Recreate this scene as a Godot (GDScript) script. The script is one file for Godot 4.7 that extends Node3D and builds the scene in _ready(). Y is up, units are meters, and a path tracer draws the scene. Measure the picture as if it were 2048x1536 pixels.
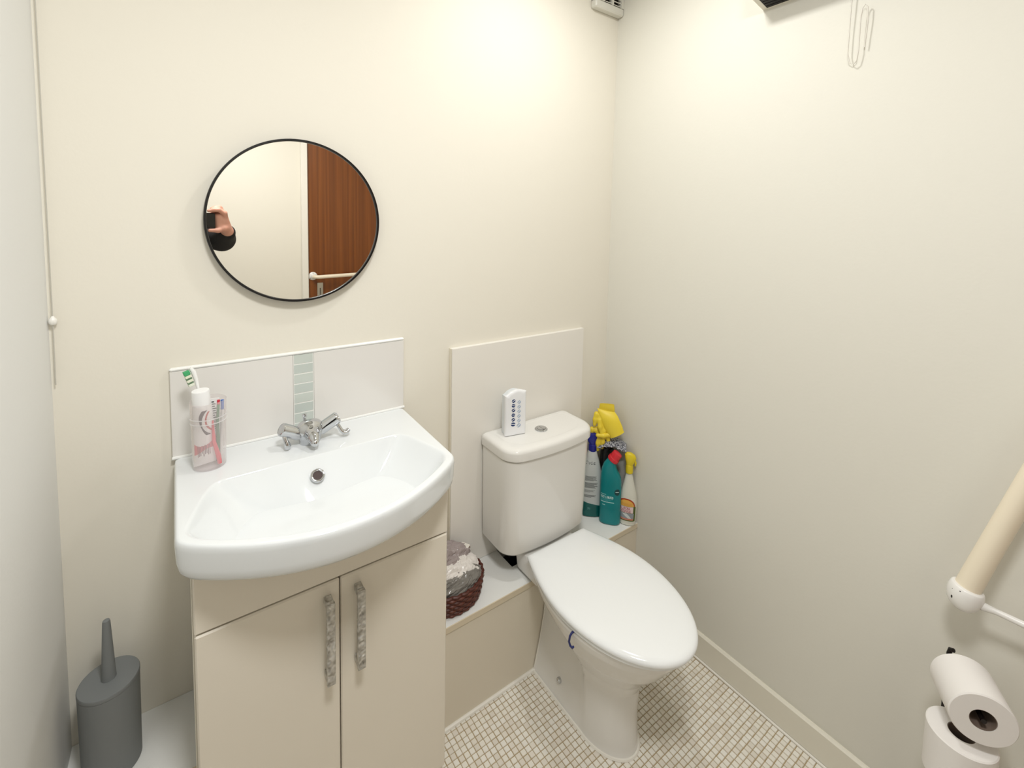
extends Node3D
# A small washroom: vanity basin with round mirror, close-coupled toilet on a boxed-in pipe ledge.

const W := 1.618          # right wall
const DEPTH := 2.05       # wall with the door
const TOP := 2.4
const LEDGE := 0.311      # top of pipe boxing
const LEDGE_Z := 0.19
const EYE := Vector3(0.22558, 1.44613, 1.25379)
const FWD := Vector3(0.57338, -0.07493, -0.81586)
const RIGHT := Vector3(0.81885, 0.01994, 0.57366)
const UP := Vector3(0.02671, 0.99699, -0.07279)

var taken := {}
var rng := RandomNumberGenerator.new()

# ------------------------------------------------------------------ mesh building
class Shape:
	var v := PackedVector3Array()
	var t := PackedInt32Array()

	func seal(t0: int) -> void:
		var vol := 0.0
		for i in range(t0, t.size(), 3):
			vol += v[t[i]].dot(v[t[i + 1]].cross(v[t[i + 2]]))
		if vol < 0.0:
			for i in range(t0, t.size(), 3):
				var k := t[i + 1]
				t[i + 1] = t[i + 2]
				t[i + 2] = k

	func face(p: Array, inside: Vector3) -> void:
		var a: Vector3 = p[0]
		var b: Vector3 = p[1]
		var c: Vector3 = p[2]
		var n := (b - a).cross(c - a)
		var flip := n.dot(a - inside) < 0.0
		var i0 := v.size()
		for q in p:
			v.append(q)
		for i in range(1, p.size() - 1):
			if flip:
				t.append_array([i0, i0 + i + 1, i0 + i])
			else:
				t.append_array([i0, i0 + i, i0 + i + 1])

	func box(c: Vector3, s: Vector3, b := 0.0, xf := Transform3D()) -> void:
		var h := s * 0.5
		b = minf(b, minf(h.x, minf(h.y, h.z)) * 0.9)
		var ins := xf * c
		var P := func(x: float, y: float, z: float) -> Vector3: return xf * (c + Vector3(x, y, z))
		var hx := h.x - b
		var hy := h.y - b
		var hz := h.z - b
		for s1 in [-1.0, 1.0]:
			face([P.call(s1 * h.x, -hy, -hz), P.call(s1 * h.x, hy, -hz), P.call(s1 * h.x, hy, hz), P.call(s1 * h.x, -hy, hz)], ins)
			face([P.call(-hx, s1 * h.y, -hz), P.call(hx, s1 * h.y, -hz), P.call(hx, s1 * h.y, hz), P.call(-hx, s1 * h.y, hz)], ins)
			face([P.call(-hx, -hy, s1 * h.z), P.call(hx, -hy, s1 * h.z), P.call(hx, hy, s1 * h.z), P.call(-hx, hy, s1 * h.z)], ins)
		if b <= 0.0:
			return
		for s1 in [-1.0, 1.0]:
			for s2 in [-1.0, 1.0]:
				face([P.call(s1 * h.x, s2 * hy, -hz), P.call(s1 * h.x, s2 * hy, hz), P.call(s1 * hx, s2 * h.y, hz), P.call(s1 * hx, s2 * h.y, -hz)], ins)
				face([P.call(s1 * h.x, -hy, s2 * hz), P.call(s1 * h.x, hy, s2 * hz), P.call(s1 * hx, hy, s2 * h.z), P.call(s1 * hx, -hy, s2 * h.z)], ins)
				face([P.call(-hx, s1 * h.y, s2 * hz), P.call(hx, s1 * h.y, s2 * hz), P.call(hx, s1 * hy, s2 * h.z), P.call(-hx, s1 * hy, s2 * h.z)], ins)
				for s3 in [-1.0, 1.0]:
					face([P.call(s1 * h.x, s2 * hy, s3 * hz), P.call(s1 * hx, s2 * h.y, s3 * hz), P.call(s1 * hx, s2 * hy, s3 * h.z)], ins)

	func loft(rings: Array, cap0 := true, cap1 := true, torus := false) -> void:
		var t0 := t.size()
		var n: int = rings[0].size()
		var i0 := v.size()
		for r in rings:
			v.append_array(r)
		var m := rings.size() if torus else rings.size() - 1
		for i in m:
			var a := i0 + i * n
			var b := i0 + ((i + 1) % rings.size()) * n
			for j in n:
				var k := (j + 1) % n
				t.append_array([a + j, b + j, b + k, a + j, b + k, a + k])
		if not torus:
			for e in [0, 1]:
				if not (cap0 if e == 0 else cap1):
					continue
				var base := i0 + (0 if e == 0 else (rings.size() - 1) * n)
				var mid := Vector3.ZERO
				for j in n:
					mid += v[base + j]
				v.append(mid / n)
				var c := v.size() - 1
				for j in n:
					var k := (j + 1) % n
					if e == 0:
						t.append_array([c, base + j, base + k])
					else:
						t.append_array([c, base + k, base + j])
		seal(t0)

	func lathe(prof: Array, seg := 32, xf := Transform3D()) -> void:
		var rings := []
		for p in prof:
			var r := PackedVector3Array()
			for j in seg:
				var a := TAU * j / seg
				r.append(xf * Vector3(p[0] * cos(a), p[1], p[0] * sin(a)))
			rings.append(r)
		loft(rings)

	func tube(path: Array, rad: Variant, seg := 12, flat := 1.0) -> void:
		var rings := []
		var side := Vector3.ZERO
		for i in path.size():
			var p: Vector3 = path[i]
			var q: Vector3 = path[mini(i + 1, path.size() - 1)]
			var o: Vector3 = path[maxi(i - 1, 0)]
			var d := (q - o).normalized()
			if i == 0:
				side = d.cross(Vector3.UP if absf(d.y) < 0.9 else Vector3.RIGHT).normalized()
			else:
				side = (side - d * side.dot(d)).normalized()
			var w := d.cross(side)
			var r: float = rad[i] if rad is Array else rad
			var ring := PackedVector3Array()
			for j in seg:
				var a := TAU * j / seg
				ring.append(p + side * cos(a) * r + w * sin(a) * r * flat)
			rings.append(ring)
		loft(rings)

	func loop(path: Array, r: float, seg := 8) -> void:
		var rings := []
		var n := path.size()
		for i in n:
			var p: Vector3 = path[i]
			var d: Vector3 = (path[(i + 1) % n] - path[(i + n - 1) % n]).normalized()
			var side := d.cross(Vector3.UP if absf(d.y) < 0.95 else Vector3.RIGHT).normalized()
			var w := d.cross(side)
			var ring := PackedVector3Array()
			for j in seg:
				var a := TAU * j / seg
				ring.append(p + side * cos(a) * r + w * sin(a) * r)
			rings.append(ring)
		loft(rings, false, false, true)

	# a sheet of points (rows of equal length) given a thickness
	func sheet(rows: Array, thick: float) -> void:
		var t0 := t.size()
		var i0 := v.size()
		var n: int = rows[0].size()
		var m := rows.size()
		var nor := []
		for i in m:
			for j in n:
				var du: Vector3 = rows[i][mini(j + 1, n - 1)] - rows[i][maxi(j - 1, 0)]
				var dv: Vector3 = rows[mini(i + 1, m - 1)][j] - rows[maxi(i - 1, 0)][j]
				nor.append(du.cross(dv).normalized())
		for s in [0.5, -0.5]:
			for i in m:
				for j in n:
					v.append(rows[i][j] + nor[i * n + j] * thick * s)
		var k := m * n
		for i in m - 1:
			for j in n - 1:
				var a := i0 + i * n + j
				t.append_array([a, a + 1, a + n + 1, a, a + n + 1, a + n])
				var b := a + k
				t.append_array([b, b + n + 1, b + 1, b, b + n, b + n + 1])
		var rim := []
		for j in n:
			rim.append(j)
		for i in range(1, m):
			rim.append(i * n + n - 1)
		for j in range(n - 2, -1, -1):
			rim.append((m - 1) * n + j)
		for i in range(m - 2, 0, -1):
			rim.append(i * n)
		for q in rim.size():
			var a: int = i0 + rim[q]
			var b: int = i0 + rim[(q + 1) % rim.size()]
			t.append_array([a, a + k, b + k, a, b + k, b])
		seal(t0)

	# smooth union of tapered capsules [a, b, ra, rb], meshed as surface nets
	func blend(bones: Array, cell: float, k: float) -> void:
		var lo := Vector3(1e9, 1e9, 1e9)
		var hi := -lo
		for q in bones:
			var m: float = maxf(q[2], q[3]) + 3.0 * cell + k
			for e in [q[0], q[1]]:
				lo = lo.min(e - Vector3(m, m, m))
				hi = hi.max(e + Vector3(m, m, m))
		var nx := int((hi.x - lo.x) / cell) + 2
		var ny := int((hi.y - lo.y) / cell) + 2
		var nz := int((hi.z - lo.z) / cell) + 2
		var f := PackedFloat32Array()
		f.resize(nx * ny * nz)
		for q in bones:
			var a: Vector3 = q[0]
			var b: Vector3 = q[1]
			var ra: float = q[2]
			var rb: float = q[3]
			var m := maxf(ra, rb) + 3.0 * cell + 3.0 * k
			var l := ((a.min(b) - Vector3(m, m, m) - lo) / cell).floor()
			var h := ((a.max(b) + Vector3(m, m, m) - lo) / cell).ceil()
			var ab := b - a
			var ll := maxf(ab.length_squared(), 1e-12)
			for iz in range(maxi(int(l.z), 0), mini(int(h.z) + 1, nz)):
				for iy in range(maxi(int(l.y), 0), mini(int(h.y) + 1, ny)):
					var row := (iz * ny + iy) * nx
					for ix in range(maxi(int(l.x), 0), mini(int(h.x) + 1, nx)):
						var p := lo + Vector3(ix, iy, iz) * cell
						var s := clampf((p - a).dot(ab) / ll, 0.0, 1.0)
						var d := p.distance_to(a + ab * s) - lerpf(ra, rb, s)
						if d < 4.0 * k:
							f[row + ix] += exp(-maxf(d, -12.0 * k) / k)
		# inside where f > 1
		var t0 := t.size()
		var at := {}
		var offs := [0, 1, nx, nx + 1, nx * ny, nx * ny + 1, nx * ny + nx, nx * ny + nx + 1]
		var corner := [Vector3(0, 0, 0), Vector3(1, 0, 0), Vector3(0, 1, 0), Vector3(1, 1, 0), Vector3(0, 0, 1), Vector3(1, 0, 1), Vector3(0, 1, 1), Vector3(1, 1, 1)]
		var edges := [[0, 1], [2, 3], [4, 5], [6, 7], [0, 2], [1, 3], [4, 6], [5, 7], [0, 4], [1, 5], [2, 6], [3, 7]]
		for iz in nz - 1:
			for iy in ny - 1:
				for ix in nx - 1:
					var c := (iz * ny + iy) * nx + ix
					var count := 0
					for o in offs:
						if f[c + o] > 1.0:
							count += 1
					if count == 0 or count == 8:
						continue
					var sum := Vector3.ZERO
					var hits := 0
					for e in edges:
						var g0 := f[c + offs[e[0]]]
						var g1 := f[c + offs[e[1]]]
						if (g0 > 1.0) != (g1 > 1.0):
							var d0 := -log(maxf(g0, 1e-6))
							var d1 := -log(maxf(g1, 1e-6))
							var p0: Vector3 = corner[e[0]]
							sum += p0.lerp(corner[e[1]], clampf(d0 / (d0 - d1), 0.0, 1.0))
							hits += 1
					at[c] = v.size()
					v.append(lo + (Vector3(ix, iy, iz) + sum / hits) * cell)
		var ax := [[1, nx, nx * ny], [nx, nx * ny, 1], [nx * ny, 1, nx]]
		for c in at:
			for q in ax:
				var g0 := f[c]
				var g1 := f[c + q[0]]
				if (g0 > 1.0) == (g1 > 1.0):
					continue
				var i0: int = at[c]
				if not (at.has(c - q[1]) and at.has(c - q[2]) and at.has(c - q[1] - q[2])):
					continue
				var i1: int = at[c - q[1]]
				var i2: int = at[c - q[1] - q[2]]
				var i3: int = at[c - q[2]]
				if g0 > 1.0:
					t.append_array([i0, i1, i2, i0, i2, i3])
				else:
					t.append_array([i0, i2, i1, i0, i3, i2])
		seal(t0)

	func mesh(crease := 40.0) -> ArrayMesh:
		var key := {}
		var idx := PackedInt32Array()
		idx.resize(v.size())
		for i in v.size():
			var q := (v[i] * 50000.0).round()
			if not key.has(q):
				key[q] = key.size()
			idx[i] = key[q]
		var fn := PackedVector3Array()
		var around := []
		around.resize(key.size())
		for i in key.size():
			around[i] = []
		for i in range(0, t.size(), 3):
			fn.append((v[t[i + 1]] - v[t[i]]).cross(v[t[i + 2]] - v[t[i]]))
			for k in 3:
				around[idx[t[i + k]]].append(i / 3)
		var un := PackedVector3Array()
		for n in fn:
			un.append(n.normalized())
		var lim := cos(deg_to_rad(crease))
		var P := PackedVector3Array()
		var N := PackedVector3Array()
		for i in range(0, t.size(), 3):
			var me := i / 3
			for k in [0, 2, 1]:
				var n := Vector3.ZERO
				for o in around[idx[t[i + k]]]:
					if un[o].dot(un[me]) >= lim:
						n += fn[o]
				P.append(v[t[i + k]])
				N.append(n.normalized() if n.length_squared() > 0.0 else un[me])
		var arr := []
		arr.resize(Mesh.ARRAY_MAX)
		arr[Mesh.ARRAY_VERTEX] = P
		arr[Mesh.ARRAY_NORMAL] = N
		var am := ArrayMesh.new()
		am.add_surface_from_arrays(Mesh.PRIMITIVE_TRIANGLES, arr)
		return am

# a grid of points with UVs (u along a row, v down the rows), for printed labels
func printed(rows: Array) -> ArrayMesh:
	var n: int = rows[0].size()
	var m := rows.size()
	var P := PackedVector3Array()
	var N := PackedVector3Array()
	var U := PackedVector2Array()
	var I := PackedInt32Array()
	for i in m:
		for j in n:
			P.append(rows[i][j])
			var du: Vector3 = rows[i][mini(j + 1, n - 1)] - rows[i][maxi(j - 1, 0)]
			var dv: Vector3 = rows[maxi(i - 1, 0)][j] - rows[mini(i + 1, m - 1)][j]
			N.append(du.cross(dv).normalized())
			U.append(Vector2(float(j) / (n - 1), float(i) / (m - 1)))
	for i in m - 1:
		for j in n - 1:
			var a := i * n + j
			I.append_array([a, a + 1, a + n + 1, a, a + n + 1, a + n])
	var arr := []
	arr.resize(Mesh.ARRAY_MAX)
	arr[Mesh.ARRAY_VERTEX] = P
	arr[Mesh.ARRAY_NORMAL] = N
	arr[Mesh.ARRAY_TEX_UV] = U
	arr[Mesh.ARRAY_INDEX] = I
	var am := ArrayMesh.new()
	am.add_surface_from_arrays(Mesh.PRIMITIVE_TRIANGLES, arr)
	return am

# ------------------------------------------------------------------ scene graph
func numbered(called: String) -> String:
	var n: int = taken.get(called, 0)
	taken[called] = n + 1
	return called if n == 0 else "%s_%03d" % [called, n]

func thing(called: String, label: String, category: String, at := Vector3.ZERO, turn := 0.0, group := "") -> Node3D:
	var o := Node3D.new()
	o.name = numbered(called)
	add_child(o)
	o.position = at
	o.rotation.y = turn
	tag(o, label, category, group)
	return o

func tag(o: Node, label: String, category: String, group := "") -> Node:
	o.set_meta("label", label)
	o.set_meta("category", category)
	if group:
		o.set_meta("group", group)
	return o

func part(called: String, s: Variant, m: Material, parent: Node, crease := 40.0) -> MeshInstance3D:
	var o := MeshInstance3D.new()
	o.name = called
	o.mesh = s.mesh(crease) if s is Shape else s
	o.material_override = m
	parent.add_child(o, true)
	return o

func struct(called: String, s: Variant, m: Material, label: String, category: String, at := Vector3.ZERO) -> MeshInstance3D:
	var o := part(called, s, m, self)
	o.position = at
	tag(o, label, category)
	o.set_meta("kind", "structure")
	return o

func boxed(c: Vector3, s: Vector3, b := 0.0) -> Shape:
	var x := Shape.new()
	x.box(c, s, b)
	return x

# ------------------------------------------------------------------ materials
func mat(c: Color, rough := 0.5, metal := 0.0, spec := 0.5) -> StandardMaterial3D:
	var m := StandardMaterial3D.new()
	m.albedo_color = c
	m.roughness = rough
	m.metallic = metal
	m.metallic_specular = spec
	return m

func rgb(r: int, g: int, b: int) -> Color:
	return Color(r / 255.0, g / 255.0, b / 255.0)

func noise_tex(freq: float, oct: int, ramp: Gradient = null, normal := false, bump := 4.0, seed_ := 1, size := 256) -> NoiseTexture2D:
	var n := FastNoiseLite.new()
	n.seed = seed_
	n.frequency = freq
	n.fractal_octaves = oct
	var x := NoiseTexture2D.new()
	x.width = size
	x.height = size
	x.seamless = true
	x.noise = n
	if ramp:
		x.color_ramp = ramp
	x.as_normal_map = normal
	x.bump_strength = bump
	return x

func ramp2(a: Color, b: Color) -> Gradient:
	var g := Gradient.new()
	g.set_color(0, a)
	g.set_color(1, b)
	return g

func plaster(c: Color, rough := 0.6) -> StandardMaterial3D:
	var m := mat(c, rough, 0.0, 0.35)
	m.normal_enabled = true
	m.normal_texture = peel
	m.normal_scale = 0.045
	m.uv1_triplanar = true
	m.uv1_world_triplanar = true
	m.uv1_scale = Vector3(5, 5, 5)
	return m

func clear(c: Color, alpha: float, rough := 0.05) -> StandardMaterial3D:
	var m := mat(Color(c.r, c.g, c.b, alpha), rough)
	m.transparency = BaseMaterial3D.TRANSPARENCY_ALPHA
	return m

func picture(im: Image, rough := 0.4) -> StandardMaterial3D:
	var m := mat(Color.WHITE, rough)
	m.albedo_texture = ImageTexture.create_from_image(im)
	m.texture_repeat = false
	return m

var peel: NoiseTexture2D
var ceramic: StandardMaterial3D
var basin_white: StandardMaterial3D
var chrome: StandardMaterial3D
var white_gloss: StandardMaterial3D
var sealant: StandardMaterial3D

# 5 x 7 lettering for printed labels
const GLYPHS := {
	"A": [14, 17, 17, 31, 17, 17, 17], "B": [30, 17, 17, 30, 17, 17, 30], "C": [14, 17, 16, 16, 16, 17, 14], "D": [30, 17, 17, 17, 17, 17, 30],
	"E": [31, 16, 16, 30, 16, 16, 31], "G": [14, 17, 16, 23, 17, 17, 15], "I": [14, 4, 4, 4, 4, 4, 14], "L": [16, 16, 16, 16, 16, 16, 31],
	"O": [14, 17, 17, 17, 17, 17, 14], "Q": [14, 17, 17, 17, 21, 18, 13], "R": [30, 17, 17, 30, 20, 18, 17], "S": [15, 16, 16, 14, 1, 1, 30],
	"T": [31, 4, 4, 4, 4, 4, 4], "U": [17, 17, 17, 17, 17, 17, 14], "W": [17, 17, 17, 21, 21, 27, 17], "V": [17, 17, 17, 17, 17, 10, 4],
	"i": [4, 0, 12, 4, 4, 4, 14], "v": [0, 0, 17, 17, 17, 10, 4], "s": [0, 0, 15, 16, 14, 1, 30], "'": [4, 4, 8, 0, 0, 0, 0],
}

func letters(im: Image, s: String, x: int, y: int, px: int, py: int, c: Color) -> void:
	for ch in s:
		if GLYPHS.has(ch):
			for r in 7:
				for k in 5:
					if (GLYPHS[ch][r] >> (4 - k)) & 1:
						im.fill_rect(Rect2i(x + k * px, y + r * py, px, py), c)
		x += 6 * px

# outline with a straight back, sides that widen forward, and a round front
func dee(hb: float, hw: float, zb: float, zm: float, zf: float, y: float, power := 2.0, late := 0.0) -> PackedVector3Array:
	var r := PackedVector3Array()
	for j in 8:
		r.append(Vector3(lerpf(-hb, hb, j / 8.0), y, zb))
	for j in 24:
		var s := j / 24.0
		r.append(Vector3(lerpf(hb, hw, lerpf(sin(s * PI / 2), pow(s, 4.0), late)), y, lerpf(zb, zm, s)))
	for j in 40:
		var a := PI / 2 - PI * j / 40.0
		var e := 2.0 / power
		r.append(Vector3(hw * signf(sin(a)) * pow(absf(sin(a)), e), y, zm + (zf - zm) * pow(maxf(cos(a), 0.0), e)))
	for j in 24:
		var s := 1.0 - j / 24.0
		r.append(Vector3(-lerpf(hb, hw, lerpf(sin(s * PI / 2), pow(s, 4.0), late)), y, lerpf(zb, zm, s)))
	return r

# rounded rectangle in plan whose front bows outwards
func bow(hw: float, zb: float, zf: float, bulge: float, rf: float, rb: float, y: float, inset := 0.0) -> PackedVector3Array:
	var out := PackedVector3Array()
	hw -= inset
	zb += inset
	zf -= inset
	for q in [[-1, zb, rb, PI], [1, zb, rb, 1.5 * PI], [1, zf, rf, 0.0], [-1, zf, rf, PI / 2]]:
		var cx: float = q[0] * (hw - q[2])
		var cz: float = q[1] + (q[2] if q[1] == zb else -q[2])
		for j in 9:
			var a: float = q[3] + PI / 2 * j / 8.0
			out.append(Vector3(cx + q[2] * cos(a), y, cz + q[2] * sin(a)))
		if q[1] == zf and q[0] == 1:
			for j in range(1, 12):
				out.append(Vector3(lerpf(hw - rf, rf - hw, j / 12.0), y, zf))
	for i in out.size():
		if out[i].z > (zb + zf) / 2:
			out[i].z += bulge * (1.0 - pow(out[i].x / hw, 2))
	return out

func chaikin(p: Array, times: int) -> Array:
	for k in times:
		var q := []
		for i in p.size():
			var a: Vector2 = p[i]
			var b: Vector2 = p[(i + 1) % p.size()]
			q.append(a.lerp(b, 0.25))
			q.append(a.lerp(b, 0.75))
		p = q
	return p

func polar(poly: Array, c: Vector2, n: int) -> Array:
	var out := []
	for i in n:
		var d := Vector2.from_angle(TAU * i / n)
		var best := 0.0
		for k in poly.size():
			var hit: Variant = Geometry2D.segment_intersects_segment(c, c + d * 2.0, poly[k], poly[(k + 1) % poly.size()])
			if hit != null:
				best = maxf(best, (hit - c).length())
		out.append(c + d * best)
	return out

# ------------------------------------------------------------------ the scene
func _ready() -> void:
	rng.seed = 7
	view()
	lights()
	materials()
	room()
	floor_tiles()
	boxing()
	vanity()
	basin()
	tap()
	splashback()
	wall_mirror()
	toilet()
	small_on_basin()
	corner_supplies()
	basket_and_bags()
	brush()
	right_side()
	high_fittings()
	photographer()

func view() -> void:
	var cam := Camera3D.new()
	cam.name = "camera"
	var near := 0.02
	cam.set_frustum(near * 1536.0 / 914.27, Vector2((1024.0 - 1009.70) / 914.27, -(768.0 - 514.84) / 914.27) * near, near, 30.0)
	cam.transform = Transform3D(Basis(RIGHT, UP, -FWD).orthonormalized(), EYE)
	add_child(cam)
	cam.current = true
	var env := Environment.new()
	env.background_mode = Environment.BG_COLOR
	env.background_color = Color(0, 0, 0)
	env.tonemap_mode = Environment.TONE_MAPPER_LINEAR
	env.tonemap_exposure = 1.2
	env.sdfgi_enabled = true
	env.ssao_enabled = true
	env.ssil_enabled = true
	var we := WorldEnvironment.new()
	we.name = "world"
	we.environment = env
	add_child(we)

func lights() -> void:
	ceiling_lamp(Vector3(1.13, TOP, 0.465), 0.055, Color(0.99, 0.99, 0.985), 0.42, "round flush ceiling lamp above the toilet")
	ceiling_lamp(Vector3(0.42, TOP, 1.20), 0.15, Color(0.99, 0.993, 0.993), 1.48, "round flush ceiling lamp near the brown door")

func ceiling_lamp(at: Vector3, r: float, c: Color, energy: float, label: String) -> void:
	var t := thing("ceiling_lamp", label, "lamp", at)
	var s := Shape.new()
	s.lathe([[r * 1.12, 0.0], [r * 1.12, -0.030], [r * 1.09, -0.034], [r * 1.03, -0.034], [r * 1.02, -0.026], [r * 1.02, 0.0]], 40)
	part("base", s, mat(rgb(235, 235, 232), 0.4), t)
	var g := Shape.new()
	g.lathe([[r * 1.01, -0.022], [r * 1.01, -0.028], [r * 0.9, -0.030], [r * 0.02, -0.031]], 40)
	var m := mat(rgb(250, 248, 240), 0.3)
	m.emission_enabled = true
	m.emission = c
	m.emission_energy_multiplier = 3.0
	part("diffuser", g, m, t)
	var l := AreaLight3D.new()
	l.name = "glow"
	l.light_color = c
	l.light_energy = energy
	l.area_size = Vector2(r * 1.77, r * 1.77)
	l.area_range = 6.0
	l.area_attenuation = 2.0
	l.shadow_enabled = true
	l.position = Vector3(0, -0.040, 0)
	l.rotation.x = -PI / 2
	t.add_child(l)

func materials() -> void:
	peel = noise_tex(0.06, 3, null, true, 3.0, 3, 256)
	ceramic = mat(rgb(236, 234, 229), 0.06)
	basin_white = mat(rgb(232, 235, 236), 0.06)
	chrome = mat(rgb(205, 207, 210), 0.07, 1.0)
	white_gloss = mat(rgb(240, 239, 235), 0.2)
	sealant = mat(rgb(238, 234, 224), 0.4)

func room() -> void:
	var cream := plaster(rgb(237, 232, 219))
	var pale := plaster(rgb(228, 225, 214))
	var cool := plaster(rgb(234, 234, 231))
	var ceil_m := plaster(rgb(244, 244, 241))
	struct("wall_back", boxed(Vector3(0.36, TOP / 2, -0.05), Vector3(2.72, TOP + 0.2, 0.1)), cream, "cream painted wall behind the basin and toilet", "wall")
	struct("wall_right", boxed(Vector3(W + 0.05, TOP / 2, DEPTH / 2), Vector3(0.1, TOP + 0.2, DEPTH)), pale, "pale cream wall beside the toilet", "wall")
	struct("wall_left", boxed(Vector3(-0.05, TOP / 2, 0.475), Vector3(0.1, TOP + 0.2, 0.95)), cool, "cool white wall left of the basin", "wall")
	struct("wall_recess", boxed(Vector3(-0.5, TOP / 2, 0.9), Vector3(0.8, TOP + 0.2, 0.1)), cool, "white return wall of the recess left of the door", "wall")
	struct("wall_far_left", boxed(Vector3(-0.95, TOP / 2, 1.5), Vector3(0.1, TOP + 0.2, 1.1)), cool, "white wall at the end of the recess", "wall")
	# wall with the door
	var s := Shape.new()
	s.box(Vector3((-0.9 + 0.87) / 2, TOP / 2, DEPTH + 0.05), Vector3(1.77, TOP + 0.2, 0.1))
	s.box(Vector3((0.87 + W) / 2, (2.04 + TOP + 0.1) / 2, DEPTH + 0.05), Vector3(W - 0.87, TOP + 0.1 - 2.04, 0.1))
	struct("wall_front", s, cream, "cream wall around the brown door", "wall")
	struct("ceiling", boxed(Vector3(0.36, TOP + 0.05, DEPTH / 2), Vector3(2.72, 0.1, DEPTH + 0.2)), ceil_m, "plain white ceiling", "ceiling")
	# door
	var wood := mat(Color.WHITE, 0.35)
	var g := Gradient.new()
	g.set_color(0, rgb(104, 54, 12))
	g.set_color(1, rgb(138, 78, 26))
	g.add_point(0.5, rgb(120, 65, 17))
	wood.albedo_texture = noise_tex(0.03, 4, g, false, 1.0, 11, 256)
	wood.uv1_triplanar = true
	wood.uv1_world_triplanar = true
	wood.uv1_scale = Vector3(5, 0.06, 5)
	var d := struct("door_1", boxed(Vector3(0.0, 1.0, 0.0), Vector3(W - 0.905, 2.0, 0.04), 0.003), wood, "brown wood grain door seen in the round mirror", "door", Vector3((0.905 + W) / 2, 0.005, DEPTH + 0.015))
	var off := -(0.905 + W) / 2
	var fr := Shape.new()
	fr.box(Vector3(0.882 + off, 1.002, -0.02), Vector3(0.04, 2.004, 0.05), 0.004)
	fr.box(Vector3((0.862 + W) / 2 + off, 2.025, -0.02), Vector3(W - 0.862, 0.04, 0.05), 0.004)
	part("door_frame", fr, mat(rgb(240, 236, 226), 0.3), d)
	var steel := mat(rgb(196, 192, 182), 0.3, 0.9)
	var pl := Shape.new()
	pl.box(Vector3(0.978 + off, 0.945, -0.0225), Vector3(0.038, 0.13, 0.005), 0.001)
	part("pull_plate", pl, steel, d)
	var cup := Shape.new()
	cup.tube([Vector3(0.978 + off, 0.915, -0.026), Vector3(0.978 + off, 0.975, -0.026)], 0.010, 12, 0.3)
	part("pull_recess", cup, mat(rgb(150, 146, 136), 0.4, 0.8), d)
	# skirting on the right
	var sk := Shape.new()
	sk.box(Vector3(W - 0.008, 0.044, (LEDGE_Z + DEPTH) / 2), Vector3(0.016, 0.088, DEPTH - LEDGE_Z), 0.005)
	struct("baseboard_right", sk, mat(rgb(232, 227, 212), 0.35), "cream painted skirting board along the right wall", "skirting")
	var bead := Shape.new()
	bead.tube([Vector3(W - 0.018, 0.001, LEDGE_Z), Vector3(W - 0.018, 0.001, DEPTH)], 0.004, 8)
	struct("trim_1", bead, sealant, "white sealant bead along the foot of the skirting", "sealant")
	var bead2 := Shape.new()
	bead2.tube([Vector3(0.735, 0.001, LEDGE_Z + 0.003), Vector3(W - 0.018, 0.001, LEDGE_Z + 0.003)], 0.006, 8)
	struct("trim_2", bead2, sealant, "white sealant bead along the foot of the pipe boxing", "sealant")

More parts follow.
